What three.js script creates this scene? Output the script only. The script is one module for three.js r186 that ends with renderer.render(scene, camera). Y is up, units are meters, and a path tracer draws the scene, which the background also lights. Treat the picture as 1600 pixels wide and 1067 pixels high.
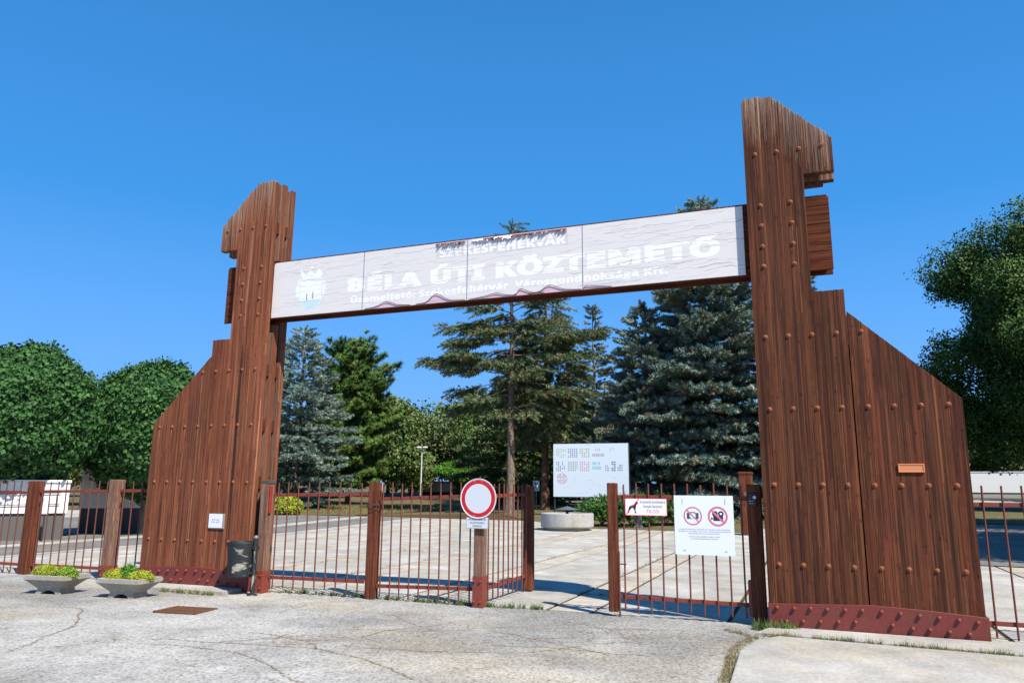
import * as THREE from 'three';
import { mergeGeometries } from 'three/addons/utils/BufferGeometryUtils.js';
import { RoundedBoxGeometry } from 'three/addons/geometries/RoundedBoxGeometry.js';

// ---------------------------------------------------------------- camera, sky, sun, exposure
const scene = new THREE.Scene();
const D2R = Math.PI / 180;
const camera = new THREE.PerspectiveCamera(48.92, 1024 / 682, 0.1, 900);
camera.rotation.order = 'YXZ';
camera.position.set(4.406, 1.6, 9.844);
camera.rotation.set(11.171 * D2R, 21.417 * D2R, 0.4576 * D2R);

const EXPOSURE = 1.5;
{
  const W = 64, H = 256, data = new Float32Array(W * H * 4);
  // elevation in degrees, linear colour of a clear summer sky
  const stops = [[0, .28, .55, 1.0], [4, .22, .51, 1.0], [9, .16, .47, 1.06], [20, .062, .335, .85], [35, .043, .25, .66], [60, .034, .19, .53], [90, .03, .16, .46]];
  for (let r = 0; r < H; r++) {
    const el = Math.max(0, (r + .5) / H * 180 - 90);
    let k = 0; while (k < stops.length - 2 && el > stops[k + 1][0]) k++;
    const a = stops[k], b = stops[k + 1], t = Math.min(1, (el - a[0]) / (b[0] - a[0]));
    for (let c = 0; c < W; c++) {
      const i = (r * W + c) * 4;
      for (let j = 0; j < 3; j++) data[i + j] = (a[j + 1] + (b[j + 1] - a[j + 1]) * t) / EXPOSURE;
      data[i + 3] = 1;
    }
  }
  const sky = new THREE.DataTexture(data, W, H, THREE.RGBAFormat, THREE.FloatType);
  sky.mapping = THREE.EquirectangularReflectionMapping;
  sky.magFilter = sky.minFilter = THREE.LinearFilter;
  sky.needsUpdate = true;
  scene.background = sky;
  scene.environment = sky;
}
const sun = new THREE.DirectionalLight(new THREE.Color(1, .93, .82), 5);
sun.position.set(.71 * 60, 60, .46 * 60);
sun.target.position.set(0, 0, 0);
sun.castShadow = true;
sun.shadow.mapSize.set(4096, 4096);
Object.assign(sun.shadow.camera, { left: -60, right: 60, top: 60, bottom: -60, near: 1, far: 220 });
scene.add(sun, sun.target);
const renderer = new THREE.WebGLRenderer({ antialias: true });
renderer.toneMapping = THREE.LinearToneMapping;
renderer.toneMappingExposure = EXPOSURE;
renderer.shadowMap.enabled = true;

// ---------------------------------------------------------------- helpers
function RNG(seed) { let s = seed >>> 0; return () => { s = (s + 0x6d2b79f5) | 0; let t = Math.imul(s ^ (s >>> 15), 1 | s); t = (t + Math.imul(t ^ (t >>> 7), 61 | t)) ^ t; return ((t ^ (t >>> 14)) >>> 0) / 4294967296; }; }
const lerp = (a, b, t) => a + (b - a) * t, clamp = (v, a = 0, b = 1) => Math.max(a, Math.min(b, v));
const range = (r, a, b) => a + (b - a) * r();
const used = new Map();
const numbered = (n) => { const k = used.get(n) || 0; used.set(n, k + 1); return k ? n + '_' + String(k).padStart(3, '0') : n; };
function shadows(o) { o.castShadow = o.receiveShadow = true; return o; }
function part(name, geo, mat, parent) { const m = shadows(new THREE.Mesh(geo, mat)); m.name = name; parent.add(m); return m; }
function thing(name, label, category, pos = [0, 0, 0], turn = 0, group) {
  const g = new THREE.Group(); g.name = numbered(name); g.position.set(...pos); g.rotation.y = turn;
  g.userData = { label, category }; if (group) g.userData.group = group; scene.add(g); return g;
}
function structure(name, geo, mat) { const m = shadows(new THREE.Mesh(geo, mat)); m.name = numbered(name); m.userData.kind = 'structure'; scene.add(m); return m; }
function box(w, h, d, x = 0, y = 0, z = 0, r = 0) { const g = r ? new RoundedBoxGeometry(w, h, d, 1, r) : new THREE.BoxGeometry(w, h, d); g.translate(x, y, z); return g; }
function cyl(r1, r2, h, x = 0, y = 0, z = 0, n = 10) { const g = new THREE.CylinderGeometry(r1, r2, h, n); g.translate(x, y, z); return g; }
function between(a, b, r1, r2, n = 6) {
  const d = new THREE.Vector3().subVectors(b, a), g = new THREE.CylinderGeometry(r2, r1, d.length(), n, 1);
  g.translate(0, d.length() / 2, 0); g.applyQuaternion(new THREE.Quaternion().setFromUnitVectors(new THREE.Vector3(0, 1, 0), d.normalize())); g.translate(a.x, a.y, a.z); return g;
}
const V = (x, y, z) => new THREE.Vector3(x, y, z);
const merge = (list) => mergeGeometries(list.map((g) => (g.index ? g.toNonIndexed() : g)));
function canvas(w, h, draw) { const c = document.createElement('canvas'); c.width = w; c.height = h; draw(c.getContext('2d'), w, h); return c; }
function canvasTex(c, srgb = true, repeat) {
  const t = new THREE.CanvasTexture(c); if (srgb) t.colorSpace = THREE.SRGBColorSpace;
  t.wrapS = t.wrapT = THREE.RepeatWrapping; if (repeat) t.repeat.set(...repeat); return t;
}
// tileable value noise on a W x H lattice
function noiseField(w, h, cellsX, cellsY, octaves, seed, gain = .5) {
  const out = new Float32Array(w * h); let amp = 1, sum = 0;
  for (let o = 0; o < octaves; o++) {
    const cx = cellsX << o, cy = cellsY << o, r = RNG(seed + o * 77), lat = new Float32Array(cx * cy).map(() => r());
    for (let y = 0; y < h; y++) {
      const fy = y / h * cy, y0 = Math.floor(fy), ty = fy - y0, sy = ty * ty * (3 - 2 * ty), ra = (y0 % cy) * cx, rb = ((y0 + 1) % cy) * cx;
      for (let x = 0; x < w; x++) {
        const fx = x / w * cx, x0 = Math.floor(fx), tx = fx - x0, sx = tx * tx * (3 - 2 * tx), a = x0 % cx, b = (x0 + 1) % cx;
        const p = lat[ra + a] + (lat[ra + b] - lat[ra + a]) * sx, q = lat[rb + a] + (lat[rb + b] - lat[rb + a]) * sx;
        out[y * w + x] += amp * (p + (q - p) * sy);
      }
    }
    sum += amp; amp *= gain;
  }
  for (let i = 0; i < out.length; i++) out[i] /= sum;
  return out;
}
function pixels(w, h, f) {   // an image from a function of the pixel index
  return canvas(w, h, (g) => { const im = g.createImageData(w, h); for (let i = 0; i < w * h; i++) { const c = f(i); im.data[i * 4] = c[0]; im.data[i * 4 + 1] = c[1]; im.data[i * 4 + 2] = c[2]; im.data[i * 4 + 3] = 255; } g.putImageData(im, 0, 0); });
}
const std = (o) => new THREE.MeshStandardMaterial({ roughness: .85, side: THREE.DoubleSide, ...o });
const phys = (o) => new THREE.MeshPhysicalMaterial({ roughness: .9, specularIntensity: .3, side: THREE.DoubleSide, ...o });
const srgb = (r, g, b) => new THREE.Color().setRGB(r / 255, g / 255, b / 255, THREE.SRGBColorSpace);
function box3uv(geo, s = 1) {   // uv in metres from the dominant axis
  const p = geo.attributes.position, n = geo.attributes.normal, uv = new Float32Array(p.count * 2);
  for (let i = 0; i < p.count; i++) {
    const ax = Math.abs(n.getX(i)), ay = Math.abs(n.getY(i)), az = Math.abs(n.getZ(i));
    const [u, v] = ay > ax && ay > az ? [p.getX(i), p.getZ(i)] : ax > az ? [p.getZ(i), p.getY(i)] : [p.getX(i), p.getY(i)];
    uv[i * 2] = u * s; uv[i * 2 + 1] = v * s;
  }
  geo.setAttribute('uv', new THREE.BufferAttribute(uv, 2)); return geo;
}

// ---------------------------------------------------------------- terrain: level at the gate, rising gently beyond
const RISE = .022, Z0 = -14, Z1 = -120;
const ground = (z) => RISE * clamp(-z + Z0, 0, Z0 - Z1);
function sheet(poly, lift, uvScale = 1) {   // a plan polygon [x, z] laid on the terrain, cut at the two bends
  const bands = [[400, Z0], [Z0, Z1], [Z1, -600]], parts = [];
  for (const [hi, lo] of bands) {
    let p = poly;
    for (const [lim, sgn] of [[hi, 1], [lo, -1]]) {
      const q = [];
      for (let i = 0; i < p.length; i++) {
        const a = p[i], b = p[(i + 1) % p.length], ia = sgn * (lim - a[1]) >= 0, ib = sgn * (lim - b[1]) >= 0;
        if (ia) q.push(a);
        if (ia !== ib) { const t = (lim - a[1]) / (b[1] - a[1]); q.push([lerp(a[0], b[0], t), lim]); }
      }
      p = q;
    }
    if (p.length < 3) continue;
    const g = new THREE.ShapeGeometry(new THREE.Shape(p.map(([x, z]) => new THREE.Vector2(x, -z))));
    const a = g.attributes.position, n = g.attributes.normal, uv = g.attributes.uv;
    for (let i = 0; i < a.count; i++) { const x = a.getX(i), z = -a.getY(i); a.setXYZ(i, x, ground(z) + lift, z); uv.setXY(i, x * uvScale, -z * uvScale); }
    g.computeVertexNormals();
    parts.push(g);
  }
  return merge(parts);
}

// ---------------------------------------------------------------- surface textures
const grainA = noiseField(1024, 1024, 128, 128, 3, 11, .8), blotchA = noiseField(1024, 1024, 6, 6, 5, 12), blotchB = noiseField(1024, 1024, 10, 10, 4, 13);
const concreteTex = canvasTex(pixels(1024, 1024, (i) => {
  const g = grainA[i] - .5, b = blotchA[i] - .5, c = blotchB[i] - .5, v = 164 + g * 46 + b * 62;
  return [v + 3 + c * 14, v - 1 + c * 6, v - 10 - c * 10];
}), true);
concreteTex.repeat.set(1 / 3.2, 1 / 3.2);
const concreteBump = canvasTex(pixels(1024, 1024, (i) => { const v = 128 + (grainA[i] - .5) * 170 + (blotchA[i] - .5) * 60; return [v, v, v]; }), false);
concreteBump.repeat.set(1 / 3.2, 1 / 3.2);
const asphaltTex = canvasTex(pixels(1024, 1024, (i) => {
  const g = grainA[i] - .5, b = blotchA[i] - .5, v = 112 + g * 60 + b * 40; return [v + 2, v, v - 5];
}), true);
asphaltTex.repeat.set(1 / 4, 1 / 4);
const lawnTex = canvasTex(pixels(1024, 1024, (i) => {
  const g = grainA[i] - .5, b = clamp((blotchA[i] - .5) * 3 + .5), k = .75 + g * .9;
  return [lerp(112, 138, b) * k, lerp(108, 118, b) * k, lerp(58, 74, b) * k];
}), true);
lawnTex.repeat.set(1 / 6, 1 / 6);
const M = {
  concrete: std({ map: concreteTex, bumpMap: concreteBump, bumpScale: .004, roughness: .92 }),
  asphalt: std({ map: asphaltTex, roughness: .95 }),
  lawn: std({ map: lawnTex, roughness: 1 }),
};

// forecourt: weathered pale asphalt, cracks with dry litter in them
const AX0 = -8.5, AX1 = 8, AZ0 = -.3, AZ1 = 5.2;
const crackRng = RNG(501);
const apronCanvas = (() => {
  const W = 2048, H = 1024, n1 = noiseField(W, H, 900, 300, 1, 31, .9), n2 = noiseField(W, H, 10, 4, 5, 32, .6), n3 = noiseField(W, H, 5, 3, 4, 33, .6), n4 = noiseField(W, H, 44, 13, 3, 34, .7);
  const c = pixels(W, H, (i) => {
    const g = n1[i] - .5, patch = clamp((n2[i] - .5) * 3 + .5), be = clamp((n3[i] - .52) * 5), s = n4[i] - .5;
    const grit = g < -.3 ? -34 : 0;
    const v = lerp(132, 166, patch) + g * 44 + s * 22 + grit * .6;
    return [v + 1 + be * 9, v - 1 + be * 4, v - 6 - be * 5];
  });
  const g = c.getContext('2d'), X = (x) => (x - AX0) / (AX1 - AX0) * W, Y = (z) => (z - AZ0) / (AZ1 - AZ0) * H;
  const walk = (x, z, ang, len, wander, stroke) => {
    let a = ang; const step = .035;
    for (let d = 0; d < len; d += step) {
      a += (crackRng() - .5) * wander; const nx = x + Math.cos(a) * step, nz = z + Math.sin(a) * step;
      stroke(x, z, nx, nz); x = nx; z = nz; if (crackRng() < .006) walk(x, z, a + (crackRng() < .5 ? 1 : -1) * range(crackRng, .5, 1.1), len * .3, wander, stroke);
    }
  };
  const line = (col, w) => (x, z, nx, nz) => { if (crackRng() < .18) return; g.strokeStyle = col; g.lineWidth = w * range(crackRng, .5, 1.5); g.beginPath(); g.moveTo(X(x), Y(z)); g.lineTo(X(nx), Y(nz)); g.stroke(); };
  const litter = (x, z, nx, nz) => { for (let k = 0; k < 5; k++) { if (crackRng() < .4) continue; const px = x + range(crackRng, -.03, .03), pz = z + range(crackRng, -.022, .022), t = crackRng() * 7; g.strokeStyle = ['rgba(112,84,50,.85)', 'rgba(92,68,42,.85)', 'rgba(134,104,62,.8)', 'rgba(62,50,36,.85)'][Math.floor(crackRng() * 4)]; g.lineWidth = range(crackRng, .6, 1.8); g.beginPath(); g.moveTo(X(px), Y(pz)); g.lineTo(X(px + Math.cos(t) * .03), Y(pz + Math.sin(t) * .02)); g.stroke(); } };
  // long cracks that run across the court (plan coordinates)
  for (const [x, z, a, l, rich] of [[-2.2, 3.4, -.5, 3.6, 1], [-2.0, 3.6, -.42, 3.2, 1], [.2, 1.3, 1.9, 1.2, 1], [.9, 1.5, .2, 1.7, 1], [1.2, 2.2, -.2, 1.6, 1], [-.6, 2.1, -.2, 1.4, 1], [1.9, .7, .5, 1.2, 0], [-3.5, 1.2, .15, 2.5, 0], [-5, 2.2, -.1, 3.2, 1],
    [-1.2, .9, .1, 2.0, 0], [.1, 2.9, -.35, 2.3, 1], [-6.5, 1.8, .05, 3, 0], [2.4, 1.5, .3, 1.2, 0], [-.3, .35, -.02, 2.4, 0], [-1.5, 2.7, -.1, 1.5, 1], [1.3, 1.0, -.1, 1.4, 0]]) {
    walk(x, z, a, l, .3, (q, w, e, r) => { line('rgba(64,54,42,.75)', 1.8)(q, w, e, r); if (rich) litter(q, w, e, r); });
  }
  for (let k = 0; k < 26; k++) { const x = range(crackRng, -3.2, 2.6), z = 3.3 - (x + 2.2) * .55 + range(crackRng, -.5, .5); walk(x, z, -.5 + range(crackRng, -.25, .25), range(crackRng, .4, 1.5), .3, (q, w, e, r) => { if (crackRng() < .55) litter(q, w, e, r); else line('rgba(92,78,60,.6)', 1.1)(q, w, e, r); }); }
  for (let k = 0; k < 40; k++) walk(range(crackRng, -7, 4), range(crackRng, .2, 4), range(crackRng, -.7, .5), range(crackRng, .3, 1.3), .35, (q, w, e, r) => { line('rgba(104,90,72,.6)', 1)(q, w, e, r); if (crackRng() < .2) litter(q, w, e, r); });
  for (let k = 0; k < 150; k++) walk(range(crackRng, AX0, AX1), range(crackRng, AZ0, AZ1), range(crackRng, -.5, .5) + (crackRng() < .5 ? Math.PI : 0), range(crackRng, .2, .9), .7, line('rgba(80,74,66,.55)', 1.1));
  for (let k = 0; k < 3600; k++) { const x = range(crackRng, 0, W), y = range(crackRng, 0, H), s = range(crackRng, .6, 1.9); g.fillStyle = crackRng() < .6 ? 'rgba(66,62,58,.6)' : 'rgba(214,208,198,.6)'; g.fillRect(x, y, s * 1.1, s); }
  return c;
})();
const apronTex = canvasTex(apronCanvas);
apronTex.wrapS = apronTex.wrapT = THREE.MirroredRepeatWrapping;
const apronBumpTex = concreteBump.clone(); apronBumpTex.repeat.set(7, 1.8);
const apronMat = std({ map: apronTex, bumpMap: apronBumpTex, bumpScale: .01, roughness: .95 });

// ---------------------------------------------------------------- the ground
structure('ground', sheet([[-400, 60], [400, 60], [400, -500], [-400, -500]], -.03), M.lawn);
{
  // one uneven sheet in front of the gate
  const nx = 300, nz = 150, x0 = -30, x1 = 28, z1 = 22, g = new THREE.PlaneGeometry(1, 1, nx, nz), p = g.attributes.position, uv = g.attributes.uv;
  const f = noiseField(512, 512, 14, 14, 4, 91, .55), f2 = noiseField(512, 512, 50, 50, 2, 92, .5);
  for (let i = 0; i < p.count; i++) {
    const a = p.getX(i) + .5, t = p.getY(i) + .5, x = lerp(x0, x1, a);
    const wob = Math.sin(x * 1.7) * .03 + Math.sin(x * 4.3 + 1) * .018;
    const z = lerp(z1, -.26 + wob, Math.pow(t, .55));
    const k = (Math.floor(clamp((z + 2) / 24, 0, .999) * 512)) * 512 + Math.floor(clamp((x - x0) / (x1 - x0), 0, .999) * 512);
    const edge = clamp((z + .26 - wob) / .5);
    p.setXYZ(i, x, .006 + edge * ((f[k] - .5) * .05 + (f2[k] - .5) * .014), z);
    uv.setXY(i, (x - AX0) / (AX1 - AX0), 1 - (z - AZ0) / (AZ1 - AZ0));
  }
  g.computeVertexNormals();
  structure('forecourt', g, apronMat);
}
// yard behind the gate: joint bed, then single concrete slabs and paver strips on it
const jointMat = std({ map: lawnTex, color: new THREE.Color(.62, .44, .3), roughness: 1 });
const yard = structure('yard', sheet([[-26, -.2], [30, -.2], [30, -34], [-6, -34], [-18, -24], [-26, -24]], -.012), jointMat);
{
  const r = RNG(77), mats = [0, 1, 2, 3].map((k) => { const t = concreteTex.clone(); t.offset.set(r(), r()); return std({ map: t, bumpMap: concreteBump, bumpScale: .004, roughness: .92, color: new THREE.Color().setScalar([.97, 1.03, 1.0, 1.06][k]) }); });
  const warm = [[1.08, 1.02, .93], [1.02, .95, .86], [1.1, 1.05, .98]].map((c) => { const t = concreteTex.clone(); t.offset.set(r(), r()); return std({ map: t, bumpMap: concreteBump, bumpScale: .006, roughness: .92, color: new THREE.Color(...c) }); });
  const slab = (x0, x1, z0, z1, mat, lift) => {
    const w = x1 - x0, d = z0 - z1, zc = (z0 + z1) / 2, g = box3uv(new THREE.BoxGeometry(w, .06, d));
    const uv = g.attributes.uv; const ou = r() * 3, ov = r() * 3; for (let i = 0; i < uv.count; i++) uv.setXY(i, uv.getX(i) + ou, uv.getY(i) + ov);
    const m = part('slab', g, mat, yard); m.position.set((x0 + x1) / 2, ground(zc) - .03 + lift, zc); 
    if (zc < Z0) m.rotation.x = Math.atan(RISE); else m.rotation.x = 0;
  };
  const cuts = [-.34, -4.2, -7.85, -10.9, -13.98, -17.1, -20.3, -23.4];
  for (let k = -4; k <= 5; k++) {
    const s0 = .95 - 2.4 * k;            // strip from s0 to s0+.63, slab on its left
    const right = k === -4 ? s0 : s0;
    for (let i = 0; i < cuts.length - 1; i++) {
      const za = cuts[i] - .006, zb = cuts[i + 1] + .006;
      slab(s0 - 1.77 + .028, s0 - .028, za, zb, mats[Math.floor(r() * 4)], .004 * r());
      if (k >= -1 && k <= 4) {
        const n = i < 2 ? 5 : i < 4 ? 4 : 3;
        for (let j = 0; j < n; j++) slab(s0 + .03, s0 + .6, lerp(za, zb, j / n) - .008, lerp(za, zb, (j + 1) / n) + .008, warm[Math.floor(r() * 3)], .005 * r() - .004);
      } else slab(s0 + .03, s0 + .6, za, zb, warm.concat(warm[0])[Math.floor(r() * 4)], 0);
    }
  }
}
// the drive that crosses on the left, its lanes, the far road and the lawns
structure('road', sheet([[-45, -.6], [-12.86, -.6], [-12.86, -23.6], [-45, -23.6]], .002), M.concrete);
structure('road', sheet([[-15.4, -.7], [-13.15, -.7], [-13.9, -23.4], [-16.1, -23.4]], .008), M.asphalt);
structure('road', sheet([[-30, -.7], [-16.3, -.7], [-17.1, -23.4], [-30, -23.4]], .009), M.asphalt);
structure('path', sheet([[-40, -24.2], [-17.8, -24.2], [-15.9, -32.5], [-15.5, -46], [-20, -75], [-26, -75], [-22, -48], [-22.5, -34], [-40, -29]], .004), M.asphalt);
structure('road', sheet([[-15, -46], [60, -46], [60, -62], [-22, -62]], .006), M.concrete);
structure('road', sheet([[-20, -66], [60, -70], [60, -84], [-25, -80]], .008), M.asphalt);
structure('lawn', sheet([[-40, -24.6], [-21.5, -22.7], [-17.6, -24.8], [-15.8, -33.4], [-16, -47.5], [-22.5, -66], [-31, -50], [-34, -37], [-60, -40]], .012), M.lawn);
structure('lawn', sheet([[-7.9, -23.6], [-3.8, -19.7], [2.0, -19.4], [3.2, -24.2], [3, -45], [-14.6, -45], [-14.4, -33]], .012), M.lawn);
structure('lawn', sheet([[5, -30], [40, -22], [40, -44], [5, -44]], .014), M.lawn);
structure('path', sheet([[5.5, -10.5], [40, -8], [40, -26], [5.8, -28]], .02), M.asphalt);
// kerb and slab under the right tower, kerb under the left one
{
  const kerb = (pts, h, mat, name) => {
    const s = new THREE.Shape(pts.map(([x, z]) => new THREE.Vector2(x, -z)));
    const g = new THREE.ExtrudeGeometry(s, { depth: h, bevelEnabled: true, bevelSize: .015, bevelThickness: .012, bevelSegments: 2, curveSegments: 2 });
    g.rotateX(-Math.PI / 2); g.translate(0, -.02, 0); box3uv(g); return structure(name, g, mat);
  };
  kerb([[3.9, .02], [5.2, .05], [12, .12], [12, .72], [6.3, .66], [5.1, .56], [3.75, .48]], .055, M.concrete, 'kerb');
  kerb([[3.98, .62], [5.0, .70], [6.3, .80], [12, .92], [12, 3.6], [3.7, 3.3], [3.66, 1.6], [3.78, .95]], .05, M.concrete, 'pavement_slab');
  kerb([[-5.6, .03], [-3.95, .03], [-3.95, .42], [-4.3, .44], [-5.6, .42]], .075, M.concrete, 'kerb');
}

// ---------------------------------------------------------------- wood
function woodCanvas(seed, W, H, o) {   // boards run upwards; o.boards gives the joints as shares of the width
  return canvas(W, H, (g) => {
    const r = RNG(seed), b = o.boards;
    for (let i = 0; i < b.length - 1; i++) {
      const x0 = b[i] * W, x1 = b[i + 1] * W, k = range(r, -1, 1) * o.spread, c = o.base.map((v, j) => v * (1 + k) + (j === 0 ? range(r, -4, 6) : range(r, -2, 3)));
      g.fillStyle = `rgb(${c.map(Math.round).join(',')})`; g.fillRect(x0, 0, x1 - x0 + 1, H);
      for (let s = 0; s < (x1 - x0) * 1.3; s++) {   // broad soft bands of lighter and darker timber
        const x = range(r, x0, x1), len = range(r, .04, .3) * H, y = range(r, -len, H), col = r() < .55 ? o.dark : o.light;
        g.strokeStyle = `rgba(${col.join(',')},${range(r, .08, .3).toFixed(3)})`; g.lineWidth = range(r, 5, 19); g.lineCap = 'round'; g.beginPath(); g.moveTo(x, y); g.lineTo(x + range(r, -3, 3), y + len); g.stroke();
      }
      const n = Math.round((x1 - x0) * o.streaks);
      for (let s = 0; s < n; s++) {
        const x = range(r, x0, x1), len = Math.pow(r(), 1.6) * H * .4 + 12, y = range(r, -len * .5, H), w = Math.pow(r(), 1.7) * 5 + .6, t = r();
        const col = t < .42 ? o.dark : t < .84 ? o.light : t < .94 ? o.pale : o.black;
        g.strokeStyle = `rgba(${col.join(',')},${range(r, .1, .5).toFixed(3)})`; g.lineWidth = w; g.beginPath(); g.moveTo(x, y);
        const dx = range(r, -2.5, 2.5); g.quadraticCurveTo(x + dx, y + len / 2, x + dx * .3, y + len); g.stroke();
      }
      for (let s = 0; s < o.knots; s++) {
        const x = range(r, x0 + 5, x1 - 5), y = range(r, 0, H), q = range(r, 1.5, 4.5);
        g.fillStyle = `rgba(${o.black.join(',')},${range(r, .35, .75).toFixed(2)})`; g.beginPath(); g.ellipse(x, y, q, q * range(r, 1.2, 2.4), 0, 0, 7); g.fill();
        g.strokeStyle = `rgba(${o.dark.join(',')},.4)`; g.lineWidth = 1; g.beginPath(); g.ellipse(x, y, q * 2, q * 5, 0, 0, 7); g.stroke();
      }
      // wide stains
      for (let s = 0; s < o.stains; s++) { const x = range(r, x0, x1 - 12), y = range(r, 0, H), l = range(r, .08, .35) * H, w = range(r, 6, 22); for (let q = 0; q < 16; q++) { g.strokeStyle = `rgba(${o.black.join(',')},${range(r, .05, .2).toFixed(3)})`; g.lineWidth = range(r, 1, 4); const xx = x + r() * w, yy = y + range(r, -.1, .1) * l; g.beginPath(); g.moveTo(xx, yy); g.lineTo(xx + range(r, -2, 2), yy + l * range(r, .5, 1)); g.stroke(); } }
    }
    if (o.after) o.after(g, W, H, r);
  });
}
const A = 3.86;                                      // half the clear width between the towers
const topLine = (u) => (u <= .348 ? 6.825 : lerp(6.83, 6.107, (u - .348) / (1.089 - .348)));
const wingLine = (u) => lerp(3.783, 2.69, (u - 1.1) / (2.215 - 1.1));
const joints = [0, .144, .288, .432, .576, .72, .842, .964, 1.087, 1.1, 1.243, 1.383, 1.523, 1.663, 1.803, 1.943, 2.083, 2.235];
const TW = 2.4, TH = 6.9;
function towerTexture(seed, o, extra) {
  return canvasTex(woodCanvas(seed, 1024, 2048, {
    boards: [...joints.map((u) => u / TW), 1], ...o,
    after(g, W, H, r) {
      // grey, split fibres where rain gets into the end grain
      for (let k = 0; k < 1300; k++) {
        const u = range(r, 0, 1.1), top = topLine(u), l = Math.pow(r(), 3) * .75 + .03, y = (1 - top / TH) * H - 6, x = u / TW * W;
        const col = r() < .62 ? [186, 168, 150] : r() < .5 ? [134, 112, 96] : [52, 36, 30];
        g.strokeStyle = `rgba(${col.join(',')},${range(r, .12, .5).toFixed(2)})`; g.lineWidth = range(r, .6, 2.6); g.beginPath(); g.moveTo(x, y); g.lineTo(x + range(r, -2, 2), y + l / TH * H); g.stroke();
      }
      // runs below the bolt heads
      for (const [u, h] of boltSpots) {
        const x = u / TW * W, y = (1 - h / TH) * H, n = r() < .7 ? 5 : 2;
        for (let k = 0; k < n; k++) { g.strokeStyle = r() < .5 ? `rgba(${o.pale.join(',')},.4)` : `rgba(${o.black.join(',')},.35)`; g.lineWidth = range(r, 1, 3); const xx = x + range(r, -7, 7); g.beginPath(); g.moveTo(xx, y + 4); g.lineTo(xx + range(r, -1, 1), y + range(r, 20, 110)); g.stroke(); }
      }
      extra && extra(g, W, H, r);
    },
  }));
}
const boltSpots = [];
for (const u of [.14, .41, .685, .96]) boltSpots.push([u, 6.0]);
for (const h of [5.28, 5.0, 4.72, 4.45]) boltSpots.push([.17, h], [.54, h]);
for (const u of [.14, .41, .685, .965, 1.245]) boltSpots.push([u, 3.52]);
for (const h of [2.605, 1.685, .75]) for (const u of [.14, .415, .69, .965, 1.25, 1.53, 1.81, 2.09]) boltSpots.push([u, h]);
const texLeft = towerTexture(9001, { base: [126, 72, 49], spread: .13, streaks: 2.4, knots: 7, stains: 3, dark: [76, 43, 32], light: [156, 96, 68], pale: [204, 150, 114], black: [50, 35, 31] }, (g, W, H, r) => {
  for (const [u, h0, h1, n] of [[.44, 4.1, .6, 46], [.56, 1.5, .4, 16], [.9, 5.3, 3.6, 10], [1.5, 2.2, .4, 12], [1.9, 1.6, .35, 16]]) for (let k = 0; k < n; k++) {
    const x = (u + range(r, -.025, .03)) / TW * W, a = lerp(h0, h1, r() * .4), b = lerp(a, h1, range(r, .4, 1));
    g.strokeStyle = `rgba(46,32,30,${range(r, .25, .6).toFixed(2)})`; g.lineWidth = range(r, 1, 4); g.beginPath(); g.moveTo(x, (1 - a / TH) * H); g.lineTo(x + range(r, -2, 2), (1 - b / TH) * H); g.stroke();
  }
});
const texRight = towerTexture(9102, { base: [85, 47, 32], spread: .15, streaks: 2.4, knots: 10, stains: 5, dark: [46, 27, 21], light: [128, 76, 49], pale: [164, 110, 74], black: [31, 22, 20] });
const woodTile = canvasTex(woodCanvas(9203, 512, 1024, { boards: [0, .25, .5, .75, 1], base: [128, 76, 54], spread: .12, streaks: 2.4, knots: 5, stains: 1, dark: [80, 46, 34], light: [160, 104, 74], pale: [190, 142, 106], black: [50, 36, 32] }));
const greyWood = canvasTex(woodCanvas(9304, 512, 1024, { boards: [0, .3, .62, 1], base: [118, 84, 66], spread: .14, streaks: 4, knots: 6, stains: 1, dark: [78, 50, 42], light: [158, 132, 114], pale: [196, 178, 160], black: [52, 40, 36] }));
const matLeft = phys({ map: texLeft, bumpMap: texLeft, bumpScale: .002 }), matRight = phys({ map: texRight, bumpMap: texRight, bumpScale: .002, roughness: .8 });
const beamMat = phys({ map: woodTile, bumpMap: woodTile, bumpScale: .003, color: new THREE.Color(.46, .38, .33) });
const innerMat = phys({ map: greyWood, bumpMap: greyWood, bumpScale: .003 });
const postMat = phys({ map: greyWood, bumpMap: greyWood, bumpScale: .003, roughness: .88 });
const postRedMat = phys({ map: greyWood, bumpMap: greyWood, bumpScale: .002, roughness: .8, color: new THREE.Color(.66, .36, .27) });
const rustPaint = (() => {
  const n = noiseField(512, 512, 8, 8, 5, 61, .6), n2 = noiseField(512, 512, 64, 64, 2, 62);
  return (base, wear, amount) => canvasTex(pixels(512, 512, (i) => { const w = clamp((n[i] * .7 + n2[i] * .3 - amount) * 9), k = .9 + n2[i] * .2; return base.map((v, j) => lerp(v, wear[j], w) * k); }));
})();
const redPaint = std({ map: rustPaint([128, 56, 42], [92, 46, 34], .58), roughness: .6 });
const rodPaint = std({ map: rustPaint([112, 58, 44], [78, 46, 36], .55), roughness: .65 });
const shoeMat = std({ map: rustPaint([114, 48, 40], [98, 56, 48], .58), roughness: .5 });
const boltMat = phys({ map: rustPaint([150, 94, 66], [112, 66, 46], .5), roughness: .85 });
const rivetMat = std({ color: srgb(126, 58, 48), roughness: .5 });

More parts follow.
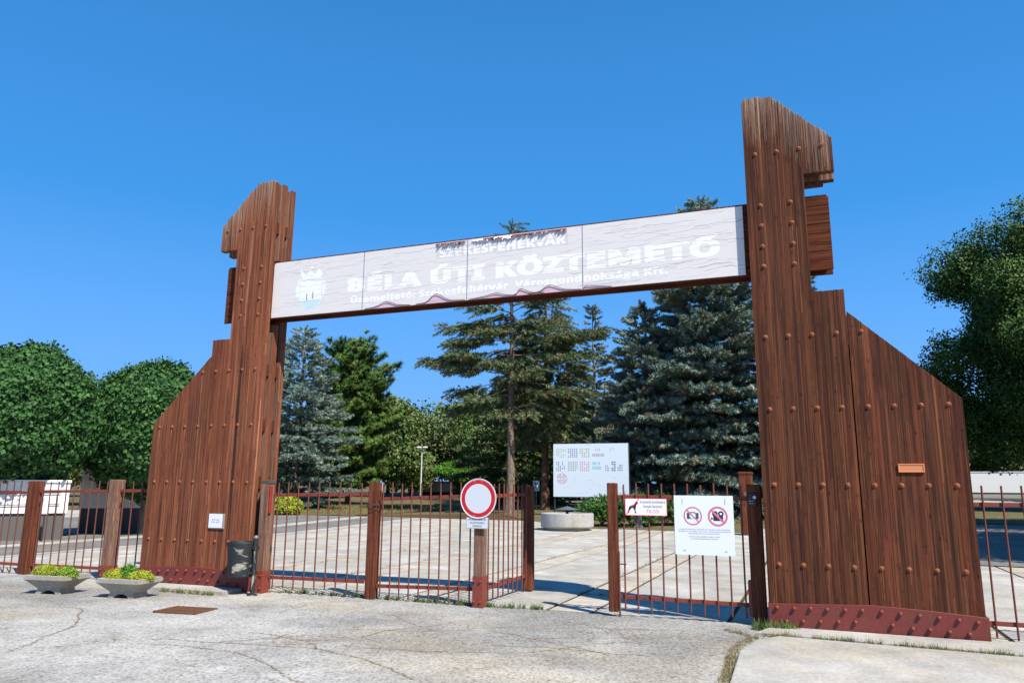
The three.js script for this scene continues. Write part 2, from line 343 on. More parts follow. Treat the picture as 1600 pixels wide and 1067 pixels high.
// ---------------------------------------------------------------- the two towers
const boltGeo = new THREE.LatheGeometry([[0, .03], [.01, .029], [.019, .022], [.022, .008], [.023, .006], [.033, .005], [.033, 0]].map(([x, y]) => new THREE.Vector2(x, y)), 12); boltGeo.rotateX(Math.PI / 2);
const rivetGeo = new THREE.LatheGeometry([[0, .036], [.016, .034], [.022, .026], [.022, 0]].map(([x, y]) => new THREE.Vector2(x, y)), 8); rivetGeo.rotateX(Math.PI / 2);
function tower(s, mat, label, seed) {
  const r = RNG(seed), cx = s * (A + 1.1), t = thing('gate_tower', label, 'gate tower', [cx, 0, 0], 0);
  const board = (u0, u1, b, top, z0, z1, rough) => {
    const skin = z1 < -.1 ? [innerMat, mat] : mat;
    const e = .0007; u0 += e; u1 -= e;
    const pts = [[u0, b], [u1, b]], n = 5;
    for (let k = 0; k <= n; k++) { const u = lerp(u1, u0, k / n); pts.push([u, top(u) - (rough ? Math.pow(r(), 2) * rough : 0)]); }
    const g = new THREE.ExtrudeGeometry(new THREE.Shape(pts.map(([u, h]) => new THREE.Vector2(s * (A + u) - cx, h))), { depth: z1 - z0 - .004, bevelEnabled: true, bevelThickness: .002, bevelSize: .002, bevelOffset: -.002, bevelSegments: 1, steps: 1 });
    g.translate(0, 0, z0 + .002 + (r() - .5) * .003);
    const p = g.attributes.position, uv = g.attributes.uv;
    for (let i = 0; i < p.count; i++) uv.setXY(i, (s * (p.getX(i) + cx) - A + p.getZ(i) * .6) / TW, p.getY(i) / TH);
    part('board', g, skin, t);
  };
  for (const [li, [z0, z1]] of [[-.11, 0], [-.33, -.21], [-.55, -.43]].entries()) {
    const beak = li === 2 ? .964 : 1.087;
    for (let i = 0; i < joints.length - 1; i++) {
      const u0 = joints[i], u1 = joints[i + 1]; if (u1 - u0 < .05) continue;
      if (u0 < .71) {
        if (li === 1) { board(u0, u1, 0, () => 4.3, z0, z1); board(u0, u1, 5.42, topLine, z0, z1, .07); }
        else board(u0, u1, 0, topLine, z0, z1, .06);
      } else if (u0 < 1.09) {
        board(u0, u1, 0, () => 4.066, z0, z1, .008);
        if (u1 <= beak + .01) board(u0, u1, li === 1 ? 5.6 : 5.638, topLine, z0, z1, .05);
      } else board(u0, u1, 0, wingLine, z0, z1, .008);
    }
  }
  // cross timbers that hold the three layers apart
  for (const [h, ua, ub] of [[6.0, .03, .9], [3.52, .03, 1.06], [2.605, .03, 2.15], [1.685, .03, 2.15], [.75, .03, 2.15]]) for (const z of [-.16, -.38]) {
    const g = box3uv(box(ub - ua, .2, .098, s * (A + (ua + ub) / 2) - cx, h, z), .8); part('spacer', g, beamMat, t);
  }
  for (const [u, h] of boltSpots) { if (s < 0 && u < .2 && h < 1) continue; const b = part('bolt', boltGeo, boltMat, t); b.scale.set(range(r, .85, 1), range(r, .85, 1), .75); b.position.set(s * (A + u) - cx, h, .0005); b.rotation.z = r() * 6; }
  // sheet-metal shoe
  const pts = [[-.004, 0], [2.256, 0], [2.258, .285], [1.7, .325], [1.12, .35], [-.004, .305]];
  const sg = new THREE.ExtrudeGeometry(new THREE.Shape(pts.map(([u, h]) => new THREE.Vector2(s * (A + u) - cx, h))), { depth: .57, bevelEnabled: true, bevelThickness: .004, bevelSize: .004, bevelSegments: 1 });
  sg.translate(0, -.01, -.562); const shoe = part('shoe', sg, shoeMat, t);
  shoe.userData.label = 'dark red riveted sheet-metal shoe';
  for (const [u, h] of [[.09, .26], [.28, .26], [.46, .27], [.64, .27], [.83, .275], [1.01, .28], [1.21, .28], [1.4, .27], [1.59, .26], [1.78, .25], [1.97, .24], [2.15, .225], [.19, .11], [.37, .12], [.56, .13], [.75, .14], [.93, .15], [1.31, .14], [1.51, .12], [1.68, .12], [1.87, .11], [2.06, .1]]) {
    const m = part('rivet', rivetGeo, rivetMat, shoe); m.position.set(s * (A + u) - cx, h, .011); }
  return t;
}
tower(-1, matLeft, 'reddish brown plank gate tower with a small white notice and a litter bin before it', 21);
tower(1, matRight, 'dark brown plank gate tower with a small blank wooden plaque on its wing', 22);

// ---------------------------------------------------------------- the beam through both towers
{
  const t = thing('gate_beam', 'dark brown boarded beam joining the two gate towers behind the white sign', 'beam', [0, 4.37, -.27]);
  const L = 2 * (A + 1.0);
  const plank = (y, h, z, d) => { const g = box(L, h - .004, d, 0, y + h / 2, z, .006); box3uv(g); const p = g.attributes.position, uv = g.attributes.uv; for (let i = 0; i < p.count; i++) uv.setXY(i, (p.getY(i) * 1.3 + y * 3.1), p.getX(i) * .35 + y * 1.7); part('board', g, beamMat, t); };
  for (let k = 0; k < 8; k++) { plank(k * .1225, .1225, .125, .03); plank(k * .1225, .1225, -.125, .03); }
  const g1 = box(L - .1, .16, .08, 0, .16, .06); box3uv(g1, .5); part('rail', g1, beamMat, t);
  const g2 = box(L - .1, .16, .08, 0, .16, -.06); box3uv(g2, .5); part('rail', g2, beamMat, t);
  const g3 = box(L - .04, .022, .28, 0, .992, 0); box3uv(g3, .5); part('cover_board', g3, beamMat, t);
}

// ---------------------------------------------------------------- the sign on the beam
const BX0 = -3.853, BX1 = 3.80, BY0 = 4.392, BY1 = 5.345;
{
  const S = 400, seams = [BX0, -2.068, -.235, 1.579, BX1];
  const X = (x) => (x - BX0) * S, Y = (y) => (BY1 - y) * S;
  const r = RNG(333), cracks = [];
  // crack lines of the perished film: nearly level, broken, wandering
  for (let k = 0; k < 260; k++) {
    let x = range(r, BX0, BX1), y = range(r, BY0 + .02, BY1 - .02); const n = Math.floor(range(r, 3, 16)), pts = [[x, y]];
    for (let i = 0; i < n; i++) { x += range(r, .02, .07); y += range(r, -.012, .016); pts.push([x, y]); }
    cracks.push([pts, range(r, .5, 1.8), range(r, .3, .8)]);
  }
  const drawAll = (g) => {
    g.fillStyle = 'rgb(219,214,211)'; g.fillRect(0, 0, (BX1 - BX0) * S, (BY1 - BY0) * S);
    const rr = RNG(71);
    for (let k = 0; k < 900; k++) { g.fillStyle = `rgba(${rr() < .5 ? '230,226,222' : '204,199,198'},${range(rr, .04, .16).toFixed(2)})`; g.fillRect(rr() * 3070, rr() * 382, range(rr, 10, 190), range(rr, 2, 14)); }
    // crest: mantling, crown, shield with wall and water
    g.fillStyle = 'rgb(232,234,236)';
    for (let k = 0; k < 46; k++) { const a = k / 46 * 6.283, w = .29 + .05 * Math.sin(k * 2.3), h = .25 + .04 * Math.cos(k * 3.1); g.beginPath(); g.ellipse(X(-3.08) + Math.cos(a) * w * S * .8, Y(4.83) + Math.sin(a) * h * S * .8, 22, 15, a, 0, 7); g.fill(); }
    g.fillStyle = 'rgb(238,240,240)'; g.strokeStyle = 'rgba(150,156,160,.7)'; g.lineWidth = 2;
    g.beginPath(); g.moveTo(X(-3.33), Y(5.13)); g.lineTo(X(-3.25), Y(5.0)); g.lineTo(X(-2.9), Y(5.0)); g.lineTo(X(-2.8), Y(5.14)); for (let k = 0; k < 6; k++) { g.lineTo(X(-2.85 - k * .085), Y(5.08 + (k % 2 ? .1 : 0))); } g.closePath(); g.fill(); g.stroke();
    g.beginPath(); g.arc(X(-3.08), Y(5.2), 8, 0, 7); g.fill();
    g.beginPath(); g.moveTo(X(-3.29), Y(4.98)); g.lineTo(X(-2.86), Y(4.98)); g.lineTo(X(-2.86), Y(4.62)); g.quadraticCurveTo(X(-2.9), Y(4.5), X(-3.08), Y(4.47)); g.quadraticCurveTo(X(-3.26), Y(4.5), X(-3.29), Y(4.62)); g.closePath(); g.fill(); g.stroke();
    g.fillStyle = 'rgb(196,220,224)'; g.beginPath(); g.moveTo(X(-3.28), Y(4.63)); g.lineTo(X(-2.87), Y(4.65)); g.quadraticCurveTo(X(-2.9), Y(4.51), X(-3.08), Y(4.48)); g.quadraticCurveTo(X(-3.25), Y(4.51), X(-3.28), Y(4.63)); g.fill();
    g.strokeStyle = 'rgba(130,160,160,.6)'; g.beginPath(); g.moveTo(X(-3.28), Y(4.79)); g.lineTo(X(-2.87), Y(4.81)); g.stroke();
    g.fillStyle = 'rgb(126,132,132)'; g.fillRect(X(-3.16), Y(4.75), 8, 44); g.fillRect(X(-3.04), Y(4.77), 8, 46);
    // lettering
    const text = (s, x0, x1, base, cap, font) => { g.save(); g.font = `bold ${100}px sans-serif`; g.textBaseline = 'alphabetic'; const w = g.measureText(s).width; g.translate(X(x0), Y(base)); g.scale((x1 - x0) * S / w, cap * S / 71.5); g.fillStyle = 'rgb(238,236,232)'; g.strokeStyle = 'rgb(238,236,232)'; g.lineWidth = font; g.lineJoin = 'miter'; g.fillText(s, 0, 0); g.strokeText(s, 0, 0); g.restore(); };
    g.fillStyle = 'rgb(208,203,202)'; g.fillRect(X(-.76), Y(5.285), 2.13 * S, .2 * S);
    text('SZÉKESFEHÉRVÁR', -.72, 1.33, 5.112, .125, 5);
    text('BÉLA ÚTI KÖZTEMETŐ', -2.39, 3.5, 4.7, .225, 7);
    text('Üzemeltető: Székesfehérvár  Városgondnoksága Kft.', -2.3, 2.79, 4.515, .098, 4);
    // worn out letter edges
    for (let k = 0; k < 340; k++) { g.fillStyle = 'rgba(219,214,211,.9)'; g.fillRect(range(rr, 590, 3000), range(rr, 30, 372), range(rr, 2, 26), range(rr, 1, 3.5)); }
    // pink older film laid bare along the lower edge
    for (const [x0, xp, x1, yp] of peels) { g.beginPath(); g.moveTo(X(x0), Y(BY0)); g.quadraticCurveTo(X(lerp(x0, xp, .7)), Y(BY0 + .012), X(xp), Y(yp)); g.quadraticCurveTo(X(lerp(xp, x1, .3)), Y(BY0 + .012), X(x1), Y(BY0)); g.closePath(); g.fillStyle = 'rgb(214,176,192)'; g.fill(); }
    for (const [pts, w, a] of cracks) { g.strokeStyle = `rgba(74,70,80,${a.toFixed(2)})`; g.lineWidth = w; g.beginPath(); pts.forEach(([x, y], i) => (i ? g.lineTo(X(x), Y(y)) : g.moveTo(X(x), Y(y)))); g.stroke(); g.strokeStyle = 'rgba(250,250,250,.35)'; g.lineWidth = w * 1.2; g.beginPath(); pts.forEach(([x, y], i) => (i ? g.lineTo(X(x), Y(y) - 2.5) : g.moveTo(X(x), Y(y) - 2.5))); g.stroke(); }
  };
  const peels = [[-2.02, -1.62, -1.2, 4.485], [-1.1, -.755, -.26, 4.53], [-.2, .25, .55, 4.455], [.5, .63, 1.0, 4.485], [.75, 1.08, 1.56, 4.5], [1.58, 1.62, 2.0, 4.44]];
  const t = thing('gate_sign', 'long white cemetery sign board with faded white lettering and peeling film', 'sign', [0, 4.36, -.118]);
  for (let i = 0; i < 4; i++) {
    const w = seams[i + 1] - seams[i] - .008, c = canvas(Math.round((seams[i + 1] - seams[i]) * S), Math.round((BY1 - BY0) * S), (g) => { g.translate(-X(seams[i]), 0); drawAll(g); });
    const tex = canvasTex(c); tex.wrapS = tex.wrapT = THREE.ClampToEdgeWrapping;
    const shp = new THREE.Shape(), h = BY1 - BY0, rad = i === 0 ? .05 : .004;
    shp.moveTo(0, 0); shp.lineTo(w, 0); shp.lineTo(w, h); shp.lineTo(rad, h); shp.quadraticCurveTo(0, h, 0, h - rad); shp.closePath();
    const g = new THREE.ExtrudeGeometry(shp, { depth: .014, bevelEnabled: true, bevelSize: .002, bevelThickness: .002, bevelOffset: -.002, bevelSegments: 1 });
    const p = g.attributes.position, uv = g.attributes.uv; for (let k = 0; k < p.count; k++) uv.setXY(k, p.getX(k) / w, p.getY(k) / h);
    g.translate(seams[i] + .004, BY0 - 4.36, -.004);
    part('panel', g, std({ map: tex, roughness: .55 }), t);
  }
  for (const x of seams.slice(1, 4)) part('joint_strip', box(.01, BY1 - BY0, .006, x, (BY0 + BY1) / 2 - 4.36, .012), std({ color: srgb(176, 176, 182), metalness: .6, roughness: .45 }), t);
  // curled film
  const film = std({ color: srgb(96, 34, 56), roughness: .5 }), filmW = std({ color: srgb(214, 208, 214), roughness: .5 });
  for (const [x0, xp, x1, yp] of peels) {
    const c = new THREE.CatmullRomCurve3([V(x0, BY0 + .006 - 4.36, .016), V(lerp(x0, xp, .55), BY0 + .03 - 4.36, .02), V(xp, yp - 4.36, .024), V(lerp(xp, x1, .45), BY0 + .03 - 4.36, .02), V(x1, BY0 + .006 - 4.36, .016)]);
    part('peeled_film', new THREE.TubeGeometry(c, 20, .005, 6), film, t);
  }
  const rr = RNG(12);
  for (const [x0, x1, dark] of [[-.78, -.28, 1], [-.16, .1, 0], [.02, .34, 1], [.2, .5, 0], [.44, .72, 1], [.62, 1.34, 1]]) {
    const pos = [], n = 12;
    for (let k = 0; k < n; k++) { const x = lerp(x0, x1, k / n), x2 = lerp(x0, x1, (k + 1) / n), d1 = .03 + .05 * rr(), a = [x, BY1 - .012 - 4.36, .016], b = [x2, BY1 - .012 - 4.36, .016], c = [lerp(x, x2, .5), BY1 - d1 - 4.36, .03 + .03 * rr()]; pos.push(...a, ...c, ...b, ...b, ...c, x2 + .012, BY1 - d1 * .8 - 4.36, .022); }
    const g = new THREE.BufferGeometry(); g.setAttribute('position', new THREE.Float32BufferAttribute(pos, 3)); g.computeVertexNormals();
    part('peeled_film', g, dark ? film : filmW, t);
  }
}

// ---------------------------------------------------------------- gate leaves and fences
const rodGeo = new THREE.CylinderGeometry(.0115, .0115, 1, 7);
function span(t, a, b, n, o = {}) {   // rails and rods between two plan points, in the thing's own space
  const d = V(b[0] - a[0], 0, b[1] - a[1]), len = d.length(), turn = Math.atan2(-d.z, d.x), yt = o.top || [1.5, 1.5], yb = o.bottom || [.25, .25];
  for (const [ya, yb2] of [yt, yb]) {
    const g = box(Math.hypot(len, yb2 - ya), .05, .03, 0, 0, 0, .004); box3uv(g, 1.5); const m = part('rail', g, redPaint, t);
    m.position.set((a[0] + b[0]) / 2, (ya + yb2) / 2, (a[1] + b[1]) / 2); m.rotation.set(0, turn, Math.atan2(yb2 - ya, len), 'YXZ');
  }
  const r = RNG(Math.round(Math.abs(a[0] * 971 + b[1] * 331)) + 5);
  for (let k = 0; k < n; k++) {
    const f = (k + .5) / n, top = (o.rodTop || 1.69) + range(r, -.012, .012), bot = (o.rodBottom || .08) + range(r, -.015, .015);
    const m = part('rod', rodGeo, rodPaint, t); m.scale.y = top - bot; m.position.set(lerp(a[0], b[0], f) + Math.sin(turn) * .026, (top + bot) / 2, lerp(a[1], b[1], f) + Math.cos(turn) * .026);
    m.rotation.z = range(r, -.006, .006);
  }
}
function post(t, x, z, w, h, o = {}) {
  const g = box(w, h - (o.lift || 0), o.d || w, 0, (h + (o.lift || 0)) / 2, 0, .012); box3uv(g, 1); const uv = g.attributes.uv, off = Math.abs(x * .37 + z) % 1; for (let i = 0; i < uv.count; i++) uv.setXY(i, uv.getX(i) * 1.6 + off, uv.getY(i) * .6 + off);
  const m = part('post', g, o.mat || postMat, t); m.position.set(x, 0, z); m.rotation.y = o.turn || 0;
  if (o.sleeve) { const s = part('base_sleeve', box(w + .012, o.sleeve, (o.d || w) + .012, 0, o.sleeve / 2, 0, .004), redPaint, m); for (const y of [.08, o.sleeve - .07]) for (const q of [-1, 1]) { const b = part('bolt', rivetGeo, rivetMat, m); b.scale.setScalar(.7); b.position.set(q * w * .3, y, (o.d || w) / 2 + .005); } }
  return m;
}
{
  // three closed or swung leaves on the left
  const a = thing('gate_leaf', 'rusty red rod gate leaf fixed to the reddish brown tower', 'gate', [-3.63, 0, -.06], 0);
  post(a, .0, .0, .15, 1.66, { sleeve: .34 });
  part('post_cap', box(.17, .06, .15, 0, 1.69, 0, .01), std({ color: srgb(70, 72, 66), roughness: .8 }), a);
  part('hinge_plate', box(.02, .42, .06, .095, 1.42, .03, .003), std({ color: srgb(150, 44, 34), roughness: .5 }), a);
  span(a, [.09, -.06], [1.8, -.08], 9, { top: [1.49, 1.515], bottom: [.235, .25], rodBottom: .085 });
  const b = thing('gate_leaf', 'rusty red rod gate leaf between the weathered post and the round sign', 'gate', [-1.753, 0, -.222], 0);
  post(b, 0, 0, .15, 1.695, { mat: postRedMat });
  // wire wound round the post
  const wire = []; for (let k = 0; k <= 60; k++) { const q = k / 60 * 6.283 * 2.5; wire.push(V(Math.cos(q) * .11, 1.33 + .05 * Math.sin(q * .7) + k * .0006, Math.sin(q) * .11)); }
  part('wire', new THREE.TubeGeometry(new THREE.CatmullRomCurve3(wire), 120, .005, 5), std({ color: srgb(70, 52, 44), roughness: .7 }), b);
  span(b, [.08, .0], [1.71, .05], 10, { top: [1.445, 1.51], bottom: [.19, .235], rodBottom: .035 });
  const c = thing('gate_leaf', 'rusty red rod gate leaf swung open behind the round sign', 'gate', [.03, 0, -.154], 0);
  post(c, 0, 0, .145, 1.64, { sleeve: .42 });
  span(c, [.02, -.08], [.04, -1.78], 9, { top: [1.5, 1.53], bottom: [.23, .25], rodBottom: .07 });
  post(c, .045, -1.86, .15, 1.66, { mat: postRedMat, lift: .02, sleeve: 0 });
  part('stop_rod', cyl(.011, .011, .9, .01, .47, -1.74), rodPaint, c); part('stop_handle', cyl(.009, .009, .12, -.03, .86, -1.72).rotateZ(0), rodPaint, c);
  const d = thing('gate_leaf', 'rusty red rod gate leaf carrying two prohibition signs', 'gate', [1.93, 0, -.2], 0);
  post(d, 0, 0, .125, 1.7, { mat: postRedMat, lift: .06 });
  span(d, [.07, 0], [1.73, -.08], 10, { top: [1.52, 1.51], bottom: [.25, .225], rodBottom: .075 });
  part('stop_rod', cyl(.012, .012, .82, .085, .41, .045), rodPaint, d);
  const hd = new THREE.CylinderGeometry(.009, .009, .1, 6); hd.rotateZ(Math.PI / 2); hd.translate(.13, .66, .045); part('stop_handle', hd, rodPaint, d);
  const e = thing('hinge_post', 'dark brown gate post against the dark tower with a keypad lock', 'post', [3.735, 0, -.29], 0);
  post(e, 0, 0, .17, 1.69, { mat: postRedMat });
  part('bracket', box(.06, .42, .16, -.09, .31, 0, .01), redPaint, e);
  const lock = part('lock_box', box(.1, .16, .03, -.015, 1.5, .1, .008), std({ color: srgb(34, 34, 38), roughness: .4 }), e);
  const knob = new THREE.CylinderGeometry(.02, .02, .03, 12); knob.rotateX(Math.PI / 2); knob.translate(.015, 1.53, .13); part('knob', knob, std({ color: srgb(190, 190, 195), metalness: .8, roughness: .3 }), lock);
  for (let i = 0; i < 3; i++) for (let j = 0; j < 2; j++) part('key', box(.01, .008, .006, -.05 + i * .018, 1.485 - j * .03, .117), std({ color: srgb(210, 210, 214), roughness: .5 }), lock);
}
{
  const l = thing('fence', 'rusty red rod fence on weathered posts behind the two flower planters', 'fence', [-6.5, 0, -.3]);
  const P = [[-2.66, 0], [-.66, -.03]];
  post(l, P[0][0], P[0][1], .19, 1.69, { mat: postRedMat }); post(l, P[1][0], P[1][1], .19, 1.72, { sleeve: .25 });
  span(l, [-8.4, 0], [-4.7, 0], 20, { top: [1.49, 1.49], bottom: [.17, .17], rodTop: 1.68, rodBottom: .02 });
  post(l, -4.6, 0, .19, 1.69);
  span(l, [-4.5, 0], [-2.76, 0], 9, { top: [1.49, 1.48], bottom: [.17, .17], rodBottom: .02 });
  span(l, [-2.56, 0], [-.76, -.03], 9, { top: [1.5, 1.52], bottom: [.175, .185], rodBottom: .03 });
  span(l, [-.56, -.03], [.32, 0], 4, { top: [1.53, 1.53], bottom: [.19, .19], rodBottom: .03 });
  for (const [x, z] of P) { const g = between(V(x + .08, 1.2, z), V(x + .2, 1.47, z), .012, .012, 5); part('brace', g, rodPaint, l); }
  const q = thing('fence', 'rusty red rod fence beside the wing of the dark tower', 'fence', [6.15, 0, -.4]);
  span(q, [.0, 0], [2.2, 0], 11, { top: [1.475, 1.475], bottom: [.17, .17], rodTop: 1.685, rodBottom: .015 });
  post(q, 2.3, 0, .16, 1.66);
  span(q, [2.4, 0], [5.4, 0], 16, { top: [1.475, 1.475], bottom: [.17, .17], rodTop: 1.685, rodBottom: .015 });
}

// ---------------------------------------------------------------- signs and small things at the gate
const metalGrey = std({ color: srgb(150, 152, 154), metalness: .5, roughness: .5 }), darkMetal = std({ color: srgb(40, 42, 44), roughness: .6 });
function printed(w, h, res, draw, o = {}) { const c = canvas(Math.round(w * res), Math.round(h * res), (g, W, H) => draw(g, W, H)); const t = canvasTex(c); t.wrapS = t.wrapT = THREE.ClampToEdgeWrapping; return std({ map: t, roughness: .5, ...o }); }
function plate(name, w, h, d, mat, back, parent, radius = .01) {   // a thin rounded plate with its print on the front; origin in the middle
  const s = new THREE.Shape(), x = -w / 2, y = -h / 2, q = Math.min(radius, w / 2, h / 2);
  s.moveTo(x + q, y); s.lineTo(x + w - q, y); s.quadraticCurveTo(x + w, y, x + w, y + q); s.lineTo(x + w, y + h - q); s.quadraticCurveTo(x + w, y + h, x + w - q, y + h); s.lineTo(x + q, y + h); s.quadraticCurveTo(x, y + h, x, y + h - q); s.lineTo(x, y + q); s.quadraticCurveTo(x, y, x + q, y);
  const g = new THREE.ExtrudeGeometry(s, { depth: d, bevelEnabled: false }), p = g.attributes.position, uv = g.attributes.uv;
  for (let i = 0; i < p.count; i++) uv.setXY(i, (p.getX(i) + w / 2) / w, (p.getY(i) + h / 2) / h);
  return part(name, g, mat, parent);
}
{
  // round red-ringed traffic sign with the plate under it
  const t = thing('no_entry_sign', 'round white traffic sign with a red ring on the gate post', 'sign', [.04, 1.475, -.03]);
  const R = .272, face = printed(.544, .544, 900, (g, W) => { g.fillStyle = '#e8e6ea'; g.fillRect(0, 0, W, W); g.fillStyle = 'rgb(190,26,34)'; g.beginPath(); g.arc(W / 2, W / 2, W * .476, 0, 7); g.fill(); g.fillStyle = 'rgb(206,210,218)'; g.beginPath(); g.arc(W / 2, W / 2, W * .372, 0, 7); g.fill(); g.fillStyle = '#e8d8d8'; for (const [x, y] of [[.4, .07], [.6, .07], [.4, .93]]) { g.beginPath(); g.arc(W * x, W * y, 5, 0, 7); g.fill(); } }, { roughness: .35 });
  const g = new THREE.CylinderGeometry(R, R, .004, 48); g.rotateX(Math.PI / 2); const p = g.attributes.position, uv = g.attributes.uv; for (let i = 0; i < p.count; i++) uv.setXY(i, (p.getX(i) + R) / (2 * R), (p.getY(i) + R) / (2 * R));
  part('face', g, face, t); part('rim', new THREE.TorusGeometry(R, .006, 6, 48), std({ color: srgb(206, 206, 210), roughness: .5 }), t);
  part('clamp', box(.3, .04, .03, 0, .05, -.02), metalGrey, t);
  const s = thing('supplementary_plate', 'small white plate with three lines of writing under the round sign', 'sign', [.028, 1.142, -.04]);
  plate('plate', .335, .158, .004, printed(.335, .158, 1200, (g, W, H) => { g.fillStyle = 'rgb(205,212,218)'; g.fillRect(0, 0, W, H); g.strokeStyle = 'rgb(92,100,108)'; g.lineWidth = 5; g.strokeRect(5, 5, W - 10, H - 10); g.fillStyle = 'rgb(52,60,68)'; g.textAlign = 'center'; g.font = 'bold 42px sans-serif'; ['KIVÉVE TEMETŐI', 'ELEKTROMOS', 'KISBUSZ'].forEach((q, i) => g.fillText(q, W / 2, 58 + i * 53, W * .9)); }), metalGrey, s, .014);
  part('clamp', box(.2, .03, .03, 0, 0, -.018), metalGrey, s);
}
{
  const t = thing('dog_sign', 'red-edged white sign with a crossed-out black dog and red writing', 'sign', [2.388, 1.392, -.14], .04);
  plate('plate', .55, .225, .004, printed(.55, .225, 1100, (g, W, H) => {
    g.fillStyle = 'rgb(196,36,38)'; g.fillRect(0, 0, W, H); g.fillStyle = 'rgb(232,230,232)'; g.fillRect(9, 9, W - 18, H - 18);
    g.fillStyle = 'rgb(28,26,28)'; g.beginPath();
    [[.06, .8], [.09, .62], [.1, .5], [.16, .42], [.23, .36], [.25, .26], [.27, .19], [.305, .22], [.32, .3], [.29, .34], [.27, .42], [.262, .55], [.25, .7], [.275, .86], [.24, .86], [.225, .68], [.2, .56], [.15, .58], [.12, .68], [.09, .86], [.06, .86], [.085, .7]].forEach(([x, y], i) => (i ? g.lineTo(x * W, y * H) : g.moveTo(x * W, y * H))); g.closePath(); g.fill();
    g.strokeStyle = 'rgb(204,34,40)'; g.lineWidth = 11; g.beginPath(); g.moveTo(12, H - 12); g.lineTo(W * .335, 14); g.stroke();
    g.textAlign = 'center'; g.fillStyle = 'rgb(84,96,112)'; g.font = 'bold 52px sans-serif'; g.fillText('A temető területére', W * .66, 72, W * .6); g.fillText('kutyát bevinni', W * .66, 134, W * .44);
    g.fillStyle = 'rgb(190,40,52)'; g.font = '66px sans-serif'; g.fillText('TILOS!', W * .66, 208, W * .36);
  }), metalGrey, t, .008);
  const s = thing('photo_ban_sign', 'large white board with crossed-out photo camera and film camera', 'sign', [3.12, 1.178, -.16], .04);
  const pl = plate('plate', .735, .735, .004, printed(.735, .735, 1300, (g, W, H) => {
    g.fillStyle = 'rgb(222,228,236)'; g.fillRect(0, 0, W, H);
    const pink = 'rgb(206,110,142)';
    g.fillStyle = 'rgb(66,78,84)'; g.fillRect(W * .215, H * .295, W * .06, H * .105); g.fillRect(W * .355, H * .295, W * .06, H * .105); g.fillRect(W * .27, H * .28, W * .09, H * .12); g.fillStyle = 'rgb(224,230,238)'; g.beginPath(); g.arc(W * .315, H * .345, W * .055, 0, 7); g.fill(); g.strokeStyle = 'rgb(140,156,160)'; g.lineWidth = 7; g.beginPath(); g.arc(W * .315, H * .345, W * .045, 0, 7); g.stroke();
    g.fillStyle = 'rgb(36,40,52)'; for (const x of [.69, .79]) { g.beginPath(); g.arc(W * x, H * .305, W * .048, 0, 7); g.fill(); } g.fillRect(W * .66, H * .34, W * .165, H * .085); g.beginPath(); g.moveTo(W * .66, H * .385); g.lineTo(W * .625, H * .36); g.lineTo(W * .625, H * .415); g.fill(); g.fillStyle = 'rgb(222,228,236)'; for (const x of [.69, .79]) { g.beginPath(); g.arc(W * x, H * .305, W * .02, 0, 7); g.fill(); }
    for (const [x, r, lw] of [[.315, .145, .026], [.735, .15, .036]]) { g.strokeStyle = pink; g.lineWidth = W * lw; g.beginPath(); g.arc(W * x, H * .35, W * r, 0, 7); g.stroke(); g.beginPath(); g.moveTo(W * (x - r * .72), H * (.35 - r * .72)); g.lineTo(W * (x + r * .72), H * (.35 + r * .72)); g.stroke(); }
    g.fillStyle = 'rgb(70,76,88)'; g.textAlign = 'center'; g.font = 'bold 25px serif';
    ['A TEMETŐ TERÜLETÉN FÉNYKÉP- ÉS VIDEÓFELVÉTEL KÉSZÍTÉSE', 'KIZÁRÓLAG AZ ÜZEMELTETŐ, VAGY A HOZZÁTARTOZÓK ÍRÁSOS', 'HOZZÁJÁRULÁSÁVAL ENGEDÉLYEZETT.'].forEach((q, i) => g.fillText(q, W / 2, H * .585 + i * 33, W * .9));
    ['TISZTELETTEL KÉRJÜK ÖNÖKET, HOGY', 'EZT SZÍVESKEDJENEK BETARTANI.'].forEach((q, i) => g.fillText(q, W / 2, H * .705 + i * 34, W * .68));
  }), metalGrey, s, .004);
  for (const x of [-.26, .27]) part('cable_tie', box(.004, .07, .006, x, .295, .005), std({ color: srgb(150, 156, 164) }), s);
  for (const x of [-.25, .26]) part('cable_tie', box(.03, .004, .006, x, -.315, .005), std({ color: srgb(110, 116, 124) }), s);
}
{
  // notice on the left tower, plaque on the right one
  const t = thing('opening_hours_notice', 'white framed notice screwed to the reddish brown tower', 'notice', [-4.545, 1.068, .012]);
  part('frame', box(.31, .24, .02, .006, -.002, 0, .004), std({ color: srgb(140, 134, 128), roughness: .6 }), t);
  const p = plate('sheet', .275, .215, .003, printed(.275, .215, 1500, (g, W, H) => { g.fillStyle = 'rgb(226,228,234)'; g.fillRect(0, 0, W, H); g.fillStyle = 'rgb(70,92,160)'; g.textAlign = 'center'; g.font = 'bold 44px sans-serif'; g.fillText('Nyitva tartás', W / 2, H * .46, W * .56); g.fillText('06:00 - 20:00', W / 2, H * .64, W * .62); }), metalGrey, t, .003); p.position.set(-.006, .004, .011);
  const q = thing('wooden_plaque', 'small light brown wooden plaque on the wing of the dark tower', 'plaque', [5.505, 1.88, .012]);
  const light = std({ color: srgb(182, 112, 68), map: woodTile, roughness: .7 }), pl = std({ color: srgb(205, 130, 82), roughness: .7 });
  part('plate', box(.25, .08, .012, 0, 0, -.003, .003), pl, q);
  for (const [w, h, x, y] of [[.272, .014, 0, .042], [.272, .014, 0, -.042], [.014, .07, -.129, 0], [.014, .07, .129, 0]]) part('frame_strip', box(w, h, .018, x, y, 0, .003), pl, q);
}
